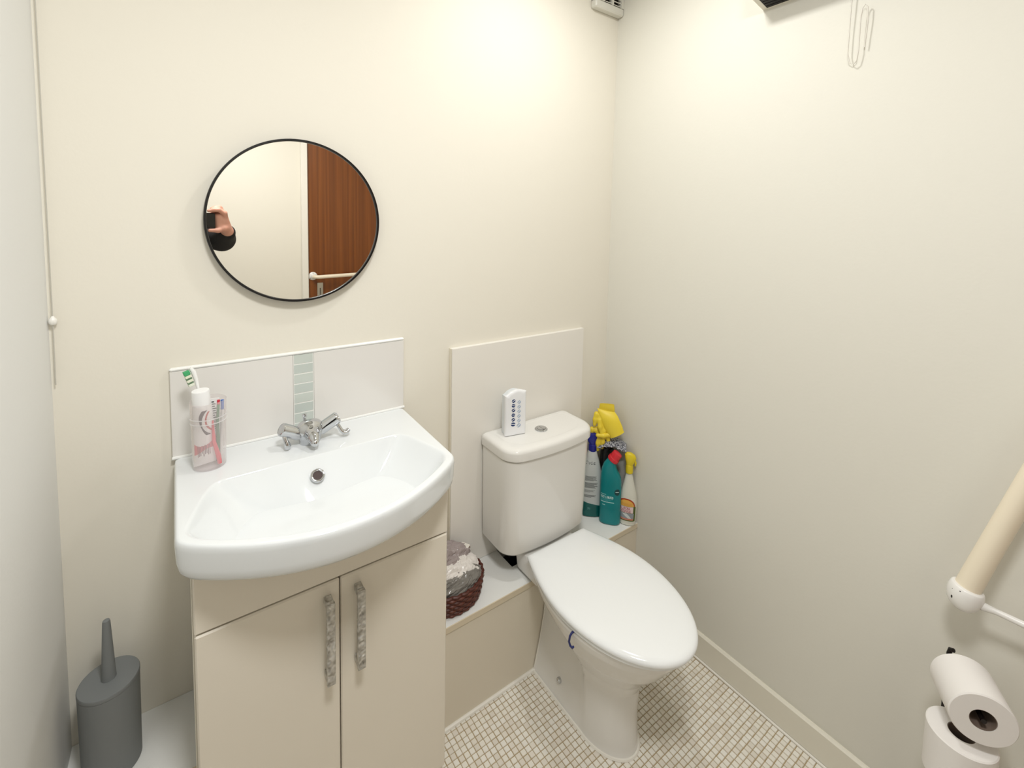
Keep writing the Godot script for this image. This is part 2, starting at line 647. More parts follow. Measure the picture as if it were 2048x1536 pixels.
func floor_tiles() -> void:
	var grout := plaster(rgb(172, 153, 120), 0.8)
	var fl := struct("floor", boxed(Vector3(0.36, -0.0517, DEPTH / 2), Vector3(2.72, 0.1, DEPTH + 0.2)), grout, "floor of small off-white mosaic tiles with brown grout", "floor")
	var p := 0.0163
	var a := 0.0147
	var s := Shape.new()
	var h := a / 2
	var q := h - 0.0008
	var top := 0.0
	var rise := -0.0017
	s.face([Vector3(-q, top, -q), Vector3(q, top, -q), Vector3(q, top, q), Vector3(-q, top, q)], Vector3(0, -0.01, 0))
	s.face([Vector3(-q, top, q), Vector3(q, top, q), Vector3(h, rise, h), Vector3(-h, rise, h)], Vector3(0, -0.01, 0))
	s.face([Vector3(-q, top, -q), Vector3(q, top, -q), Vector3(h, rise, -h), Vector3(-h, rise, -h)], Vector3(0, -0.01, 0))
	s.face([Vector3(q, top, -q), Vector3(q, top, q), Vector3(h, rise, h), Vector3(h, rise, -h)], Vector3(0, -0.01, 0))
	s.face([Vector3(-q, top, -q), Vector3(-q, top, q), Vector3(-h, rise, h), Vector3(-h, rise, -h)], Vector3(0, -0.01, 0))
	var m := s.mesh(20.0)
	var tones := [rgb(238, 233, 222), rgb(233, 226, 214), rgb(240, 236, 227), rgb(228, 221, 209)]
	var mats := []
	for c in tones:
		mats.append(mat(c, 0.35))
	var all_m := mat(Color.WHITE, 0.35)
	all_m.vertex_color_use_as_albedo = true
	var seen := []
	var rest := []
	var pan := PackedVector2Array([Vector2(1068, 1335), Vector2(1225, 1518), Vector2(1292, 1500), Vector2(1288, 1378), Vector2(1385, 1310), Vector2(1100, 1200)])
	var skew := 0.006
	for i in range(-56, 99):
		for k in range(0, 116):
			var x := 0.004 + i * p + (k * skew * p)
			var z := LEDGE_Z + 0.002 + k * p + i * 0.004 * p
			if x > W - 0.022 or z > DEPTH - 0.01 or x < -0.89 or z < LEDGE_Z + 0.0015:
				continue
			if x < 0.008 and z < 0.96:
				continue
			if x > 0.2 and x < 0.735 and z < 0.32:
				continue
			var e := Vector2((x - 1.193) / 0.068, maxf(z - 0.42, 0.0) / 0.11)
			if absf(e.x) < 1.0 and e.length() < 1.0:
				continue
			var pos := Vector3(x + rng.randf_range(-1, 1) * 0.0003, rng.randf_range(-0.0002, 0.0), z + rng.randf_range(-1, 1) * 0.0003)
			var turn := rng.randf_range(-0.025, 0.025)
			var b := Basis(Vector3.UP, turn).scaled(Vector3(rng.randf_range(0.96, 1.01), 1, rng.randf_range(0.96, 1.01)))
			var xf := Transform3D(b, pos)
			var kind := [0, 0, 1, 2, 2, 3][rng.randi() % 6] as int
			var w := pos - EYE
			var dz := w.dot(FWD)
			var px := Vector2(1009.7 + 914.27 * w.dot(RIGHT) / dz, 514.84 - 914.27 * w.dot(UP) / dz) if dz > 0.05 else Vector2(-1, -1)
			var vis := px.x > 893 and px.x < 2040 and px.y > 0 and px.y < 1530 and not Geometry2D.is_point_in_polygon(px, pan)
			(seen if vis else rest).append([w.length(), xf, kind])
	seen.sort_custom(func(u, v): return u[0] < v[0])
	for i in seen.size():
		if i < 300:
			var o := part("tile", m, mats[seen[i][2]], fl)
			o.transform = seen[i][1]
		else:
			rest.append(seen[i])
	var mm := MultiMesh.new()
	mm.transform_format = MultiMesh.TRANSFORM_3D
	mm.use_colors = true
	mm.mesh = m
	mm.instance_count = rest.size()
	for i in rest.size():
		mm.set_instance_transform(i, rest[i][1])
		mm.set_instance_color(i, tones[rest[i][2]].srgb_to_linear())
	var field := MultiMeshInstance3D.new()
	field.name = "tile_field"
	field.multimesh = mm
	field.material_override = all_m
	field.set_meta("kind", "stuff")
	fl.add_child(field)

func boxing() -> void:
	# boxed-in pipe ledge along the back wall, with a square cut-out under the cistern
	var t := thing("pipe_boxing", "low boxed-in pipe ledge along the wall behind the toilet", "boxing", Vector3(0, 0, 0))
	var cream := mat(rgb(228, 219, 201), 0.4)
	var topm := mat(rgb(240, 240, 236), 0.3)
	var s := Shape.new()
	var y := LEDGE - 0.009
	s.box(Vector3((0 + 1.087) / 2, y, LEDGE_Z / 2), Vector3(1.087, 0.018, LEDGE_Z), 0.001)
	s.box(Vector3((1.30 + W) / 2, y, LEDGE_Z / 2), Vector3(W - 1.30, 0.018, LEDGE_Z), 0.001)
	s.box(Vector3((1.087 + 1.30) / 2, y, (0.105 + LEDGE_Z) / 2), Vector3(0.213, 0.018, LEDGE_Z - 0.105), 0.001)
	part("top_board", s, topm, t)
	var f := Shape.new()
	f.box(Vector3(W / 2, (LEDGE - 0.02) / 2, LEDGE_Z - 0.008), Vector3(W, LEDGE - 0.02, 0.014), 0.001)
	part("front_panel", f, cream, t)
	var e := Shape.new()
	e.box(Vector3(W / 2, LEDGE - 0.009, LEDGE_Z + 0.0005), Vector3(W, 0.0185, 0.003), 0.0008)
	part("edge_strip", e, mat(rgb(222, 209, 184), 0.4), t)
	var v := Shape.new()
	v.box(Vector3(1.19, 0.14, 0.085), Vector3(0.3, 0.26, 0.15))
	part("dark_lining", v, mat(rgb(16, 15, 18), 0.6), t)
	var fp := Shape.new()
	fp.tube([Vector3(1.13, 0.265, 0.05), Vector3(1.13, 0.30, 0.05), Vector3(1.15, 0.325, 0.06)], 0.014, 14)
	part("flush_pipe", fp, mat(rgb(28, 28, 32), 0.25), t)

func vanity() -> void:
	var t := thing("vanity_cabinet", "cream two-door vanity cabinet under the white basin", "cabinet", Vector3(0.476, 0, 0))
	var m := mat(rgb(233, 225, 210), 0.28)
	var side := mat(rgb(233, 227, 213), 0.35)
	var top := 0.8265
	var s := Shape.new()
	for sx in [-1.0, 1.0]:
		s.box(Vector3(sx * 0.250, (LEDGE + 0.001 + top) / 2, 0.15), Vector3(0.016, top - LEDGE - 0.001, 0.294), 0.001)
		s.box(Vector3(sx * 0.250, (LEDGE + 0.002) / 2, 0.247), Vector3(0.016, LEDGE + 0.002, 0.1), 0.001)
	s.box(Vector3(0, 0.06, 0.247), Vector3(0.484, 0.016, 0.1))
	s.box(Vector3(0, 0.03, 0.28), Vector3(0.484, 0.06, 0.014))
	s.box(Vector3(0, 0.685, 0.287), Vector3(0.484, 0.03, 0.014))
	part("carcass", s, side, t)
	var f := Shape.new()
	f.box(Vector3(0, (0.6955 + top) / 2, 0.307), Vector3(0.510, top - 0.6955, 0.018), 0.0025)
	part("fascia_panel", f, m, t)
	var hm := mat(rgb(176, 170, 160), 0.42, 0.55)
	var hg := Gradient.new()
	hg.set_color(0, rgb(158, 154, 146))
	hg.set_color(1, rgb(228, 226, 220))
	hm.albedo_color = Color.WHITE
	hm.albedo_texture = noise_tex(0.05, 2, hg, false, 1.0, 31, 128)
	hm.normal_enabled = true
	hm.normal_texture = noise_tex(0.045, 2, null, true, 10.0, 32, 128)
	hm.normal_scale = 0.8
	hm.uv1_triplanar = true
	hm.uv1_scale = Vector3(9, 9, 9)
	for sx in [-1.0, 1.0]:
		var dsh := Shape.new()
		dsh.box(Vector3(sx * 0.1279, (0.075 + 0.6922) / 2, 0.307), Vector3(0.2535, 0.6922 - 0.075, 0.018), 0.0028)
		var d := part("door", dsh, m, t)
		var hx := -0.026 if sx < 0 else 0.0365
		var h := Shape.new()
		h.box(Vector3(hx, 0.578, 0.342), Vector3(0.0165, 0.178, 0.010), 0.0012)
		h.box(Vector3(hx, 0.6590, 0.3265), Vector3(0.0150, 0.014, 0.0205), 0.001)
		h.box(Vector3(hx, 0.4970, 0.3265), Vector3(0.0150, 0.014, 0.0205), 0.001)
		var hn := part("handle", h, hm, d)
		hn.set_meta("label", "hammered pewter bar handle")

func basin() -> void:
	var t := thing("wash_basin", "white ceramic basin with a bowed front on the vanity cabinet", "basin", Vector3(0.467, 0.898, 0))
	var N := 240
	var outer := [Vector2(-0.2735, 0.0105), Vector2(-0.266, 0.0105), Vector2(0.266, 0.0105), Vector2(0.2735, 0.0105), Vector2(0.2735, 0.018), Vector2(0.270, 0.31), Vector2(0.269, 0.338)]
	for i in 15:
		var x := lerpf(0.255, -0.255, i / 14.0)
		outer.append(Vector2(x, 0.348 + 0.113 * (1.0 - pow(absf(x) / 0.268, 2.0))))
	outer.append_array([Vector2(-0.269, 0.338), Vector2(-0.270, 0.31), Vector2(-0.2735, 0.018)])
	outer = chaikin(outer, 2)
	var inner := [Vector2(-0.200, 0.166), Vector2(-0.16, 0.166), Vector2(0.16, 0.166), Vector2(0.200, 0.166), Vector2(0.222, 0.205), Vector2(0.250, 0.300), Vector2(0.252, 0.322)]
	for i in 13:
		var x := lerpf(0.236, -0.236, i / 12.0)
		inner.append(Vector2(x, 0.336 + 0.106 * (1.0 - pow(absf(x) / 0.252, 2.0))))
	inner.append_array([Vector2(-0.252, 0.322), Vector2(-0.250, 0.300), Vector2(-0.222, 0.205)])
	inner = chaikin(inner, 2)
	var c := Vector2(0, 0.29)
	var O := polar(outer, c, N)
	var I := polar(inner, c, N)
	var rings := []
	for q in [[0.05, -0.071], [0.020, -0.0705], [0.010, -0.0665], [0.0045, -0.059], [0.0015, -0.045], [0.0, -0.014], [0.0007, -0.007], [0.0022, -0.0030], [0.0045, -0.0008], [0.0075, 0.0]]:
		var r := PackedVector3Array()
		for i in N:
			var d: Vector2 = O[i] - c
			var p: Vector2 = c + d * (1.0 - q[0] / d.length())
			r.append(Vector3(p.x, q[1], p.y))
		rings.append(r)
	var drain := Vector2(0, 0.285)
	for q in [[1.022, 0.0], [1.010, -0.0004], [1.0, -0.0018], [0.985, -0.0045]]:
		var r := PackedVector3Array()
		for i in N:
			var p: Vector2 = drain + (I[i] - drain) * q[0]
			r.append(Vector3(p.x, q[1], p.y))
		rings.append(r)
	for k in range(1, 22):
		var s := 0.985 * (1.0 - k / 22.0)
		var r := PackedVector3Array()
		for i in N:
			var d: Vector2 = I[i] - drain
			var p := drain + d * s
			var backness := smoothstep(0.0, 1.0, clampf(-d.normalized().y, 0.0, 1.0))
			var pw := lerpf(3.4, 1.45, backness)
			r.append(Vector3(p.x, -0.0045 - 0.105 * (1.0 - pow(s / 0.985, pw)), p.y))
		rings.append(r)
	var s := Shape.new()
	s.loft(rings)
	part("bowl", s, basin_white, t, 60.0)
	# overflow ring on the sloping back of the bowl
	var n := Vector3(0, 0.79, 0.61).normalized()
	var xf := Transform3D(Basis(Vector3.RIGHT, n, Vector3.RIGHT.cross(n)), Vector3(-0.007, -0.0345, 0.196))
	var o := Shape.new()
	var ring := []
	for k in 24:
		var a := TAU * k / 24.0
		ring.append(xf * Vector3(cos(a) * 0.0130, 0.002, sin(a) * 0.0130))
	o.loop(ring, 0.0032, 10)
	var over := part("overflow_ring", o, chrome, t)
	var hole := Shape.new()
	hole.lathe([[0.0110, -0.002], [0.0110, 0.0022]], 20, xf)
	part("overflow_hole", hole, mat(rgb(58, 38, 32), 0.5), over)
	var w := Shape.new()
	w.lathe([[0.03, 0.0], [0.031, 0.003], [0.026, 0.005], [0.012, 0.004]], 28, Transform3D(Basis(), Vector3(0, -0.1085, 0.285)))
	part("waste", w, chrome, t)

func tap() -> void:
	var t := thing("mixer_tap", "chrome mixer tap with two angled lever handles on the basin", "tap", Vector3(0.467, 0.898, 0.088))
	var s := Shape.new()
	s.blend([[Vector3(0, 0.002, 0), Vector3(0, 0.022, 0), 0.0235, 0.026], [Vector3(-0.010, 0.031, -0.002), Vector3(0.010, 0.031, -0.002), 0.0225, 0.0225],
		[Vector3(0, 0.036, 0.004), Vector3(0, 0.027, 0.036), 0.018, 0.0125], [Vector3(0, 0.027, 0.036), Vector3(0, 0.019, 0.054), 0.0125, 0.0095]], 0.0016, 0.0035)
	for i in s.v.size():
		s.v[i].y = maxf(s.v[i].y, 0.0)
	part("body", s, chrome, t, 80.0)
	var k2 := Shape.new()
	k2.lathe([[0.004, 0.0], [0.004, 0.012], [0.0055, 0.013], [0.0055, 0.018], [0.002, 0.02]], 16, Transform3D(Basis(), Vector3(-0.008, 0.046, -0.020)))
	part("pop_up_knob", k2, chrome, t)
	for sx in [-1.0, 1.0]:
		var dir := Vector3(sx * 0.84, 0.50, 0.14).normalized()
		var h := Shape.new()
		var u := dir.cross(Vector3.BACK).normalized()
		var at := Vector3(sx * 0.022, 0.024, 0.0)
		var xf := Transform3D(Basis(u, dir, u.cross(dir)), at)
		h.lathe([[0.0130, 0.0], [0.0152, 0.004], [0.0156, 0.048], [0.0148, 0.0505], [0.0120, 0.0522], [0.0119, 0.0515], [0.002, 0.0517]], 32, xf)
		var hn := part("handle", h, chrome, t, 30.0)
		var e := at + dir * 0.042
		var lv := Shape.new()
		if sx < 0:
			lv.tube([e + Vector3(-0.002, -0.010, 0.006), e + Vector3(0.000, -0.020, 0.011), e + Vector3(0.003, -0.029, 0.013), e + Vector3(0.004, -0.036, 0.014), e + Vector3(0.003, -0.041, 0.014)], [0.0052, 0.0056, 0.0070, 0.0082, 0.0055], 16, 0.8)
		else:
			lv.tube([e + Vector3(0.004, -0.008, 0.006), e + Vector3(0.009, -0.018, 0.010), e + Vector3(0.013, -0.027, 0.013), e + Vector3(0.019, -0.033, 0.014), e + Vector3(0.027, -0.032, 0.015), e + Vector3(0.032, -0.027, 0.015)], [0.0050, 0.0052, 0.0058, 0.0072, 0.0080, 0.0055], 16, 0.8)
		part("lever", lv, chrome, hn, 60.0)

func splashback() -> void:
	var t := thing("tiled_splashback", "white tiled splashback with a grey glass mosaic strip behind the tap", "splashback", Vector3(0.467, 0.8985, 0))
	var tile := mat(rgb(234, 231, 226), 0.12)
	var x0 := -0.277
	var x1 := 0.278
	var a := -0.0215
	var b := 0.0275
	var h := 0.1995
	var l := Shape.new()
	l.box(Vector3((x0 + a) / 2, h / 2, 0.005), Vector3(a - x0 - 0.001, h, 0.009), 0.0012)
	part("tile", l, tile, t)
	var r := Shape.new()
	r.box(Vector3((b + x1) / 2, h / 2, 0.005), Vector3(x1 - b - 0.001, h, 0.009), 0.0012)
	part("tile", r, tile, t)
	var g := Shape.new()
	g.box(Vector3((a + b) / 2, h / 2, 0.0045), Vector3(b - a, h, 0.0088))
	part("grout", g, mat(rgb(244, 243, 238), 0.5), t)
	var glass := mat(rgb(206, 213, 206), 0.08)
	var glass2 := mat(rgb(200, 208, 202), 0.08)
	var y := h
	for i in 8:
		var hh := minf(0.0238, y)
		if hh < 0.004:
			break
		var m := Shape.new()
		m.box(Vector3((a + b) / 2, y - hh / 2, 0.0055), Vector3(b - a - 0.003, hh, 0.0078), 0.0006)
		part("mosaic_tile", m, glass if i % 2 == 0 else glass2, t)
		y -= 0.0258
	var e := Shape.new()
	e.box(Vector3((x0 + x1) / 2, h + 0.0045, 0.0058), Vector3(x1 - x0, 0.008, 0.0112), 0.003)
	part("edge_trim", e, mat(rgb(246, 246, 243), 0.15), t)
	var sd := Shape.new()
	sd.tube([Vector3(x0, 0.0005, 0.0118), Vector3(x1, 0.0005, 0.0118)], 0.0038, 8)
	part("sealant", sd, mat(rgb(244, 244, 241), 0.25), t)

func wall_mirror() -> void:
	var t := thing("round_mirror", "round mirror with a thin black metal frame above the basin", "mirror", Vector3(0.464, 1.440, 0.0))
	var xf := Transform3D(Basis(Vector3.RIGHT, Vector3.BACK, Vector3.UP * -1.0), Vector3(0, 0, 0.002))
	var f := Shape.new()
	var rings := []
	for q in [[0.196, 0.0], [0.2015, 0.0], [0.2022, 0.002], [0.2022, 0.020], [0.2015, 0.022], [0.1975, 0.022], [0.1965, 0.0205], [0.1965, 0.016]]:
		var r := PackedVector3Array()
		for j in 128:
			var a := TAU * j / 128.0
			r.append(xf * Vector3(q[0] * cos(a), q[1], q[0] * sin(a)))
		rings.append(r)
	f.loft(rings, false, false, true)
	part("frame", f, mat(rgb(9, 9, 11), 0.3), t)
	var g := Shape.new()
	g.lathe([[0.1968, 0.010], [0.1968, 0.0165]], 128, xf)
	part("glass", g, mat(rgb(250, 248, 244), 0.0, 1.0), t)

func toilet() -> void:
	var t := thing("toilet", "white close-coupled toilet with its lid closed", "toilet", Vector3(1.193, 0, 0))
	# pan
	var keys := [[0.0, 0.074, 0.077, 0.535], [0.02, 0.069, 0.076, 0.532], [0.10, 0.051, 0.076, 0.528], [0.18, 0.036, 0.079, 0.532], [0.225, 0.032, 0.094, 0.551], [0.265, 0.040, 0.117, 0.583], [0.30, 0.062, 0.137, 0.612], [0.335, 0.082, 0.152, 0.634], [0.362, 0.098, 0.163, 0.650], [0.382, 0.106, 0.168, 0.657], [0.389, 0.107, 0.167, 0.656], [0.392, 0.103, 0.162, 0.650]]
	var rings := []
	for k in keys.size() - 1:
		var steps := 5 if k < 9 else 1
		for i in steps + (1 if k == keys.size() - 2 else 0):
			var f := float(i) / steps
			var a: Array = keys[k]
			var b: Array = keys[k + 1]
			var y := lerpf(a[0], b[0], f)
			rings.append(dee(lerpf(a[1], b[1], f), lerpf(a[2], b[2], f), 0.194, 0.42, lerpf(a[3], b[3], f), y, 2.0, 1.0 - smoothstep(0.20, 0.345, y)))
	var s := Shape.new()
	s.loft(rings)
	# shelf behind the bowl that carries the cistern
	var back := []
	for q in [[0.318, 0.012], [0.325, 0.003], [0.365, 0.0], [0.382, 0.002], [0.388, 0.008]]:
		back.append(bow(0.104, 0.11, 0.235, 0.0, 0.01, 0.02, q[0], q[1]))
	s.loft(back)
	part("pan", s, ceramic, t, 50.0)
	var bead := Shape.new()
	var path := []
	for p in dee(0.077, 0.078, 0.197, 0.42, 0.537, 0.001):
		path.append(p)
	bead.loop(path, 0.0045, 6)
	part("sealant", bead, sealant, t)
	var bead2 := Shape.new()
	bead2.tube([Vector3(-0.074, 0.003, 0.1935), Vector3(-0.069, 0.02, 0.1935), Vector3(-0.051, 0.10, 0.1935), Vector3(-0.036, 0.18, 0.1935), Vector3(-0.032, 0.225, 0.1935), Vector3(-0.040, 0.265, 0.1935), Vector3(-0.062, 0.30, 0.1935)], 0.003, 6)
	part("sealant", bead2, sealant, t)
	var bolt := Shape.new()
	var bx := Transform3D(Basis(Vector3.UP, Vector3.LEFT, Vector3.BACK), Vector3(-0.0625, 0.055, 0.302))
	bolt.lathe([[0.0080, -0.008], [0.0086, 0.002], [0.0078, 0.0058], [0.0045, 0.0085], [0.001, 0.0092]], 20, bx)
	part("fixing_bolt", bolt, chrome, t)
	# seat and lid
	var seat := Shape.new()
	var sr := []
	for q in [[0.3925, 0.004], [0.3945, 0.0], [0.4015, 0.0], [0.4035, 0.004]]:
		sr.append(dee(0.108 - q[1], 0.170 - q[1], 0.206, 0.42, 0.676 - q[1], q[0]))
	seat.loft(sr)
	var plast := mat(rgb(242, 244, 244), 0.14)
	part("seat", seat, plast, t, 50.0)
	var lid := Shape.new()
	var lr := []
	for q in [[0.4045, 0.005], [0.4060, 0.001], [0.4100, 0.0], [0.4150, 0.0015], [0.4190, 0.006], [0.4220, 0.014], [0.4245, 0.028], [0.4265, 0.055], [0.4280, 0.09], [0.4288, 0.13]]:
		var k: float = 1.0 - q[1] / 0.172
		var r := dee(0.120, 0.174, 0.201, 0.42, 0.684, q[0])
		for j in r.size():
			r[j] = Vector3(r[j].x * k, r[j].y, 0.43 + (r[j].z - 0.43) * (1.0 - q[1] / 0.24))
		lr.append(r)
	lid.loft(lr)
	var lid_part := part("lid", lid, plast, t, 50.0)
	for sx in [-1.0, 1.0]:
		var h := Shape.new()
		h.tube([Vector3(sx * 0.055, 0.402, 0.203), Vector3(sx * 0.1, 0.402, 0.203)], 0.008, 14)
		part("hinge", h, plast, lid_part)
	# cistern
	var c := Shape.new()
	var cr := []
	for q in [[0.3885, 0.172, 0.150, 0.035], [0.391, 0.173, 0.157, 0.016], [0.397, 0.174, 0.163, 0.006], [0.410, 0.175, 0.166, 0.0], [0.50, 0.177, 0.170, 0.0], [0.62, 0.178, 0.174, 0.0], [0.712, 0.179, 0.177, 0.0], [0.715, 0.179, 0.177, 0.003]]:
		cr.append(bow(q[1], 0.02, q[2], 0.018, 0.045, 0.012, q[0], q[3]))
	c.loft(cr)
	part("cistern", c, ceramic, t, 50.0)
	var l := Shape.new()
	var llr := []
	for q in [[0.7165, 0.005], [0.7180, 0.0015], [0.7210, 0.0], [0.7420, 0.0], [0.7490, 0.002], [0.7540, 0.007], [0.7562, 0.013], [0.7570, 0.020], [0.7570, 0.028], [0.7562, 0.032], [0.7560, 0.034]]:
		llr.append(bow(0.184, 0.018, 0.184, 0.020, 0.048, 0.014, q[0], q[1]))
	l.loft(llr)
	part("cistern_lid", l, ceramic, t, 50.0)
	var b := Shape.new()
	var bxf := Transform3D(Basis(), Vector3(0.0, 0.7558, 0.110))
	b.lathe([[0.0215, 0.0], [0.0215, 0.003], [0.0195, 0.005], [0.0150, 0.0048], [0.0145, 0.003]], 32, bxf)
	var ring := part("button_ring", b, chrome, t)
	for sx in [-1.0, 1.0]:
		var half := Shape.new()
		var rr := []
		for q in [[0.002, 0.0136], [0.0055, 0.0136], [0.0063, 0.0125]]:
			var r := PackedVector3Array()
			for j in 17:
				var a := PI * j / 16.0
				r.append(Vector3(sx * (0.0006 + q[1] * sin(a)), 0.7558 + q[0], 0.110 + q[1] * cos(a)))
			rr.append(r)
		half.loft(rr)
		part("flush_button", half, chrome, ring)
	# blue hanger of a rim block
	var hook := thing("rim_block_hook", "small dark blue hook hanging over the toilet rim under the lid", "hook", Vector3(1.0185, 0.3915, 0.458))
	var hs := Shape.new()
	hs.tube([Vector3(0.012, 0.0005, 0.0), Vector3(0.002, 0.0, 0.0), Vector3(-0.004, -0.006, 0.0), Vector3(-0.005, -0.022, -0.002), Vector3(-0.004, -0.031, 0.002), Vector3(-0.003, -0.032, 0.009), Vector3(-0.003, -0.026, 0.012)], 0.0028, 10)
	part("wire", hs, mat(rgb(38, 46, 104), 0.3), hook)
	# white box on the cistern
	var ft := thing("air_freshener", "white plastic air freshener with blue ovals standing on the cistern", "air freshener", Vector3(1.098, 0.7572, 0.078), -0.20)
	var bodym := mat(rgb(226, 231, 234), 0.3)
	var fs := Shape.new()
	var back_prof := func(w: float, hgt: float, z: float, lip: float) -> PackedVector3Array:
		var r := PackedVector3Array()
		r.append(Vector3(-w, lip, z))
		r.append(Vector3(w, lip, z))
		for j in 13:
			var f := j / 12.0
			var x := lerpf(w, -w, f)
			r.append(Vector3(x, hgt - 0.004 * cos(f * TAU * 1.0 + 0.6) - (0.010 * smoothstep(0.72, 1.0, f)), z))
		return r
	fs.loft([back_prof.call(0.030, 0.136, -0.022, 0.004), back_prof.call(0.032, 0.139, -0.019, 0.0), back_prof.call(0.033, 0.141, 0.004, 0.0), back_prof.call(0.033, 0.141, 0.007, 0.0)])
	part("tray", fs, bodym, ft)
	var fc := Shape.new()
	fc.loft([back_prof.call(0.0335, 0.142, 0.009, 0.0), back_prof.call(0.037, 0.146, 0.0105, 0.0), back_prof.call(0.037, 0.146, 0.018, 0.0), back_prof.call(0.0345, 0.143, 0.021, 0.001), back_prof.call(0.030, 0.138, 0.0225, 0.004)])
	var cover := part("cover", fc, mat(rgb(244, 245, 247), 0.25), ft)
	var blue := mat(rgb(22, 52, 108), 0.35)
	var paleb := mat(rgb(176, 190, 208), 0.35)
	for k in 6:
		for col in 2:
			var size := 0.0074 if k == 5 else 0.0062
			for hlf in [-1.0, 1.0]:
				var pr := PackedVector3Array()
				var pf := PackedVector3Array()
				var tilt := (0.5 if k % 2 == 0 else -0.2) if col == 0 else 0.7
				for j in 13:
					var a := PI * j / 12.0
					var q := Vector2(size * cos(a), hlf * (size * (0.25 + 0.75 * sin(a))) * (0.95 if hlf < 0 else 0.75)).rotated(tilt)
					q += Vector2(-0.010 if col == 0 else 0.010, 0.116 - k * 0.0155 - (0.006 if col == 1 else 0.0))
					pr.append(Vector3(q.x, q.y, 0.0222))
					pf.append(Vector3(q.x, q.y, 0.0230))
				var os := Shape.new()
				os.loft([pr, pf])
				part("printed_oval", os, blue if col == 0 else paleb, cover)
	# white board behind the cistern
	var bd := thing("wall_board", "white board fixed to the wall behind the cistern", "board", Vector3(1.188, LEDGE + 0.0005, 0))
	part("panel", boxed(Vector3(0, 0.3695, 0.008), Vector3(0.571, 0.739, 0.016), 0.0012), mat(rgb(240, 236, 228), 0.3), bd)
	part("edge_lip", boxed(Vector3(-0.2855 - 0.0015, 0.3695, 0.0065), Vector3(0.003, 0.739, 0.013), 0.001), mat(rgb(232, 224, 206), 0.4), bd)

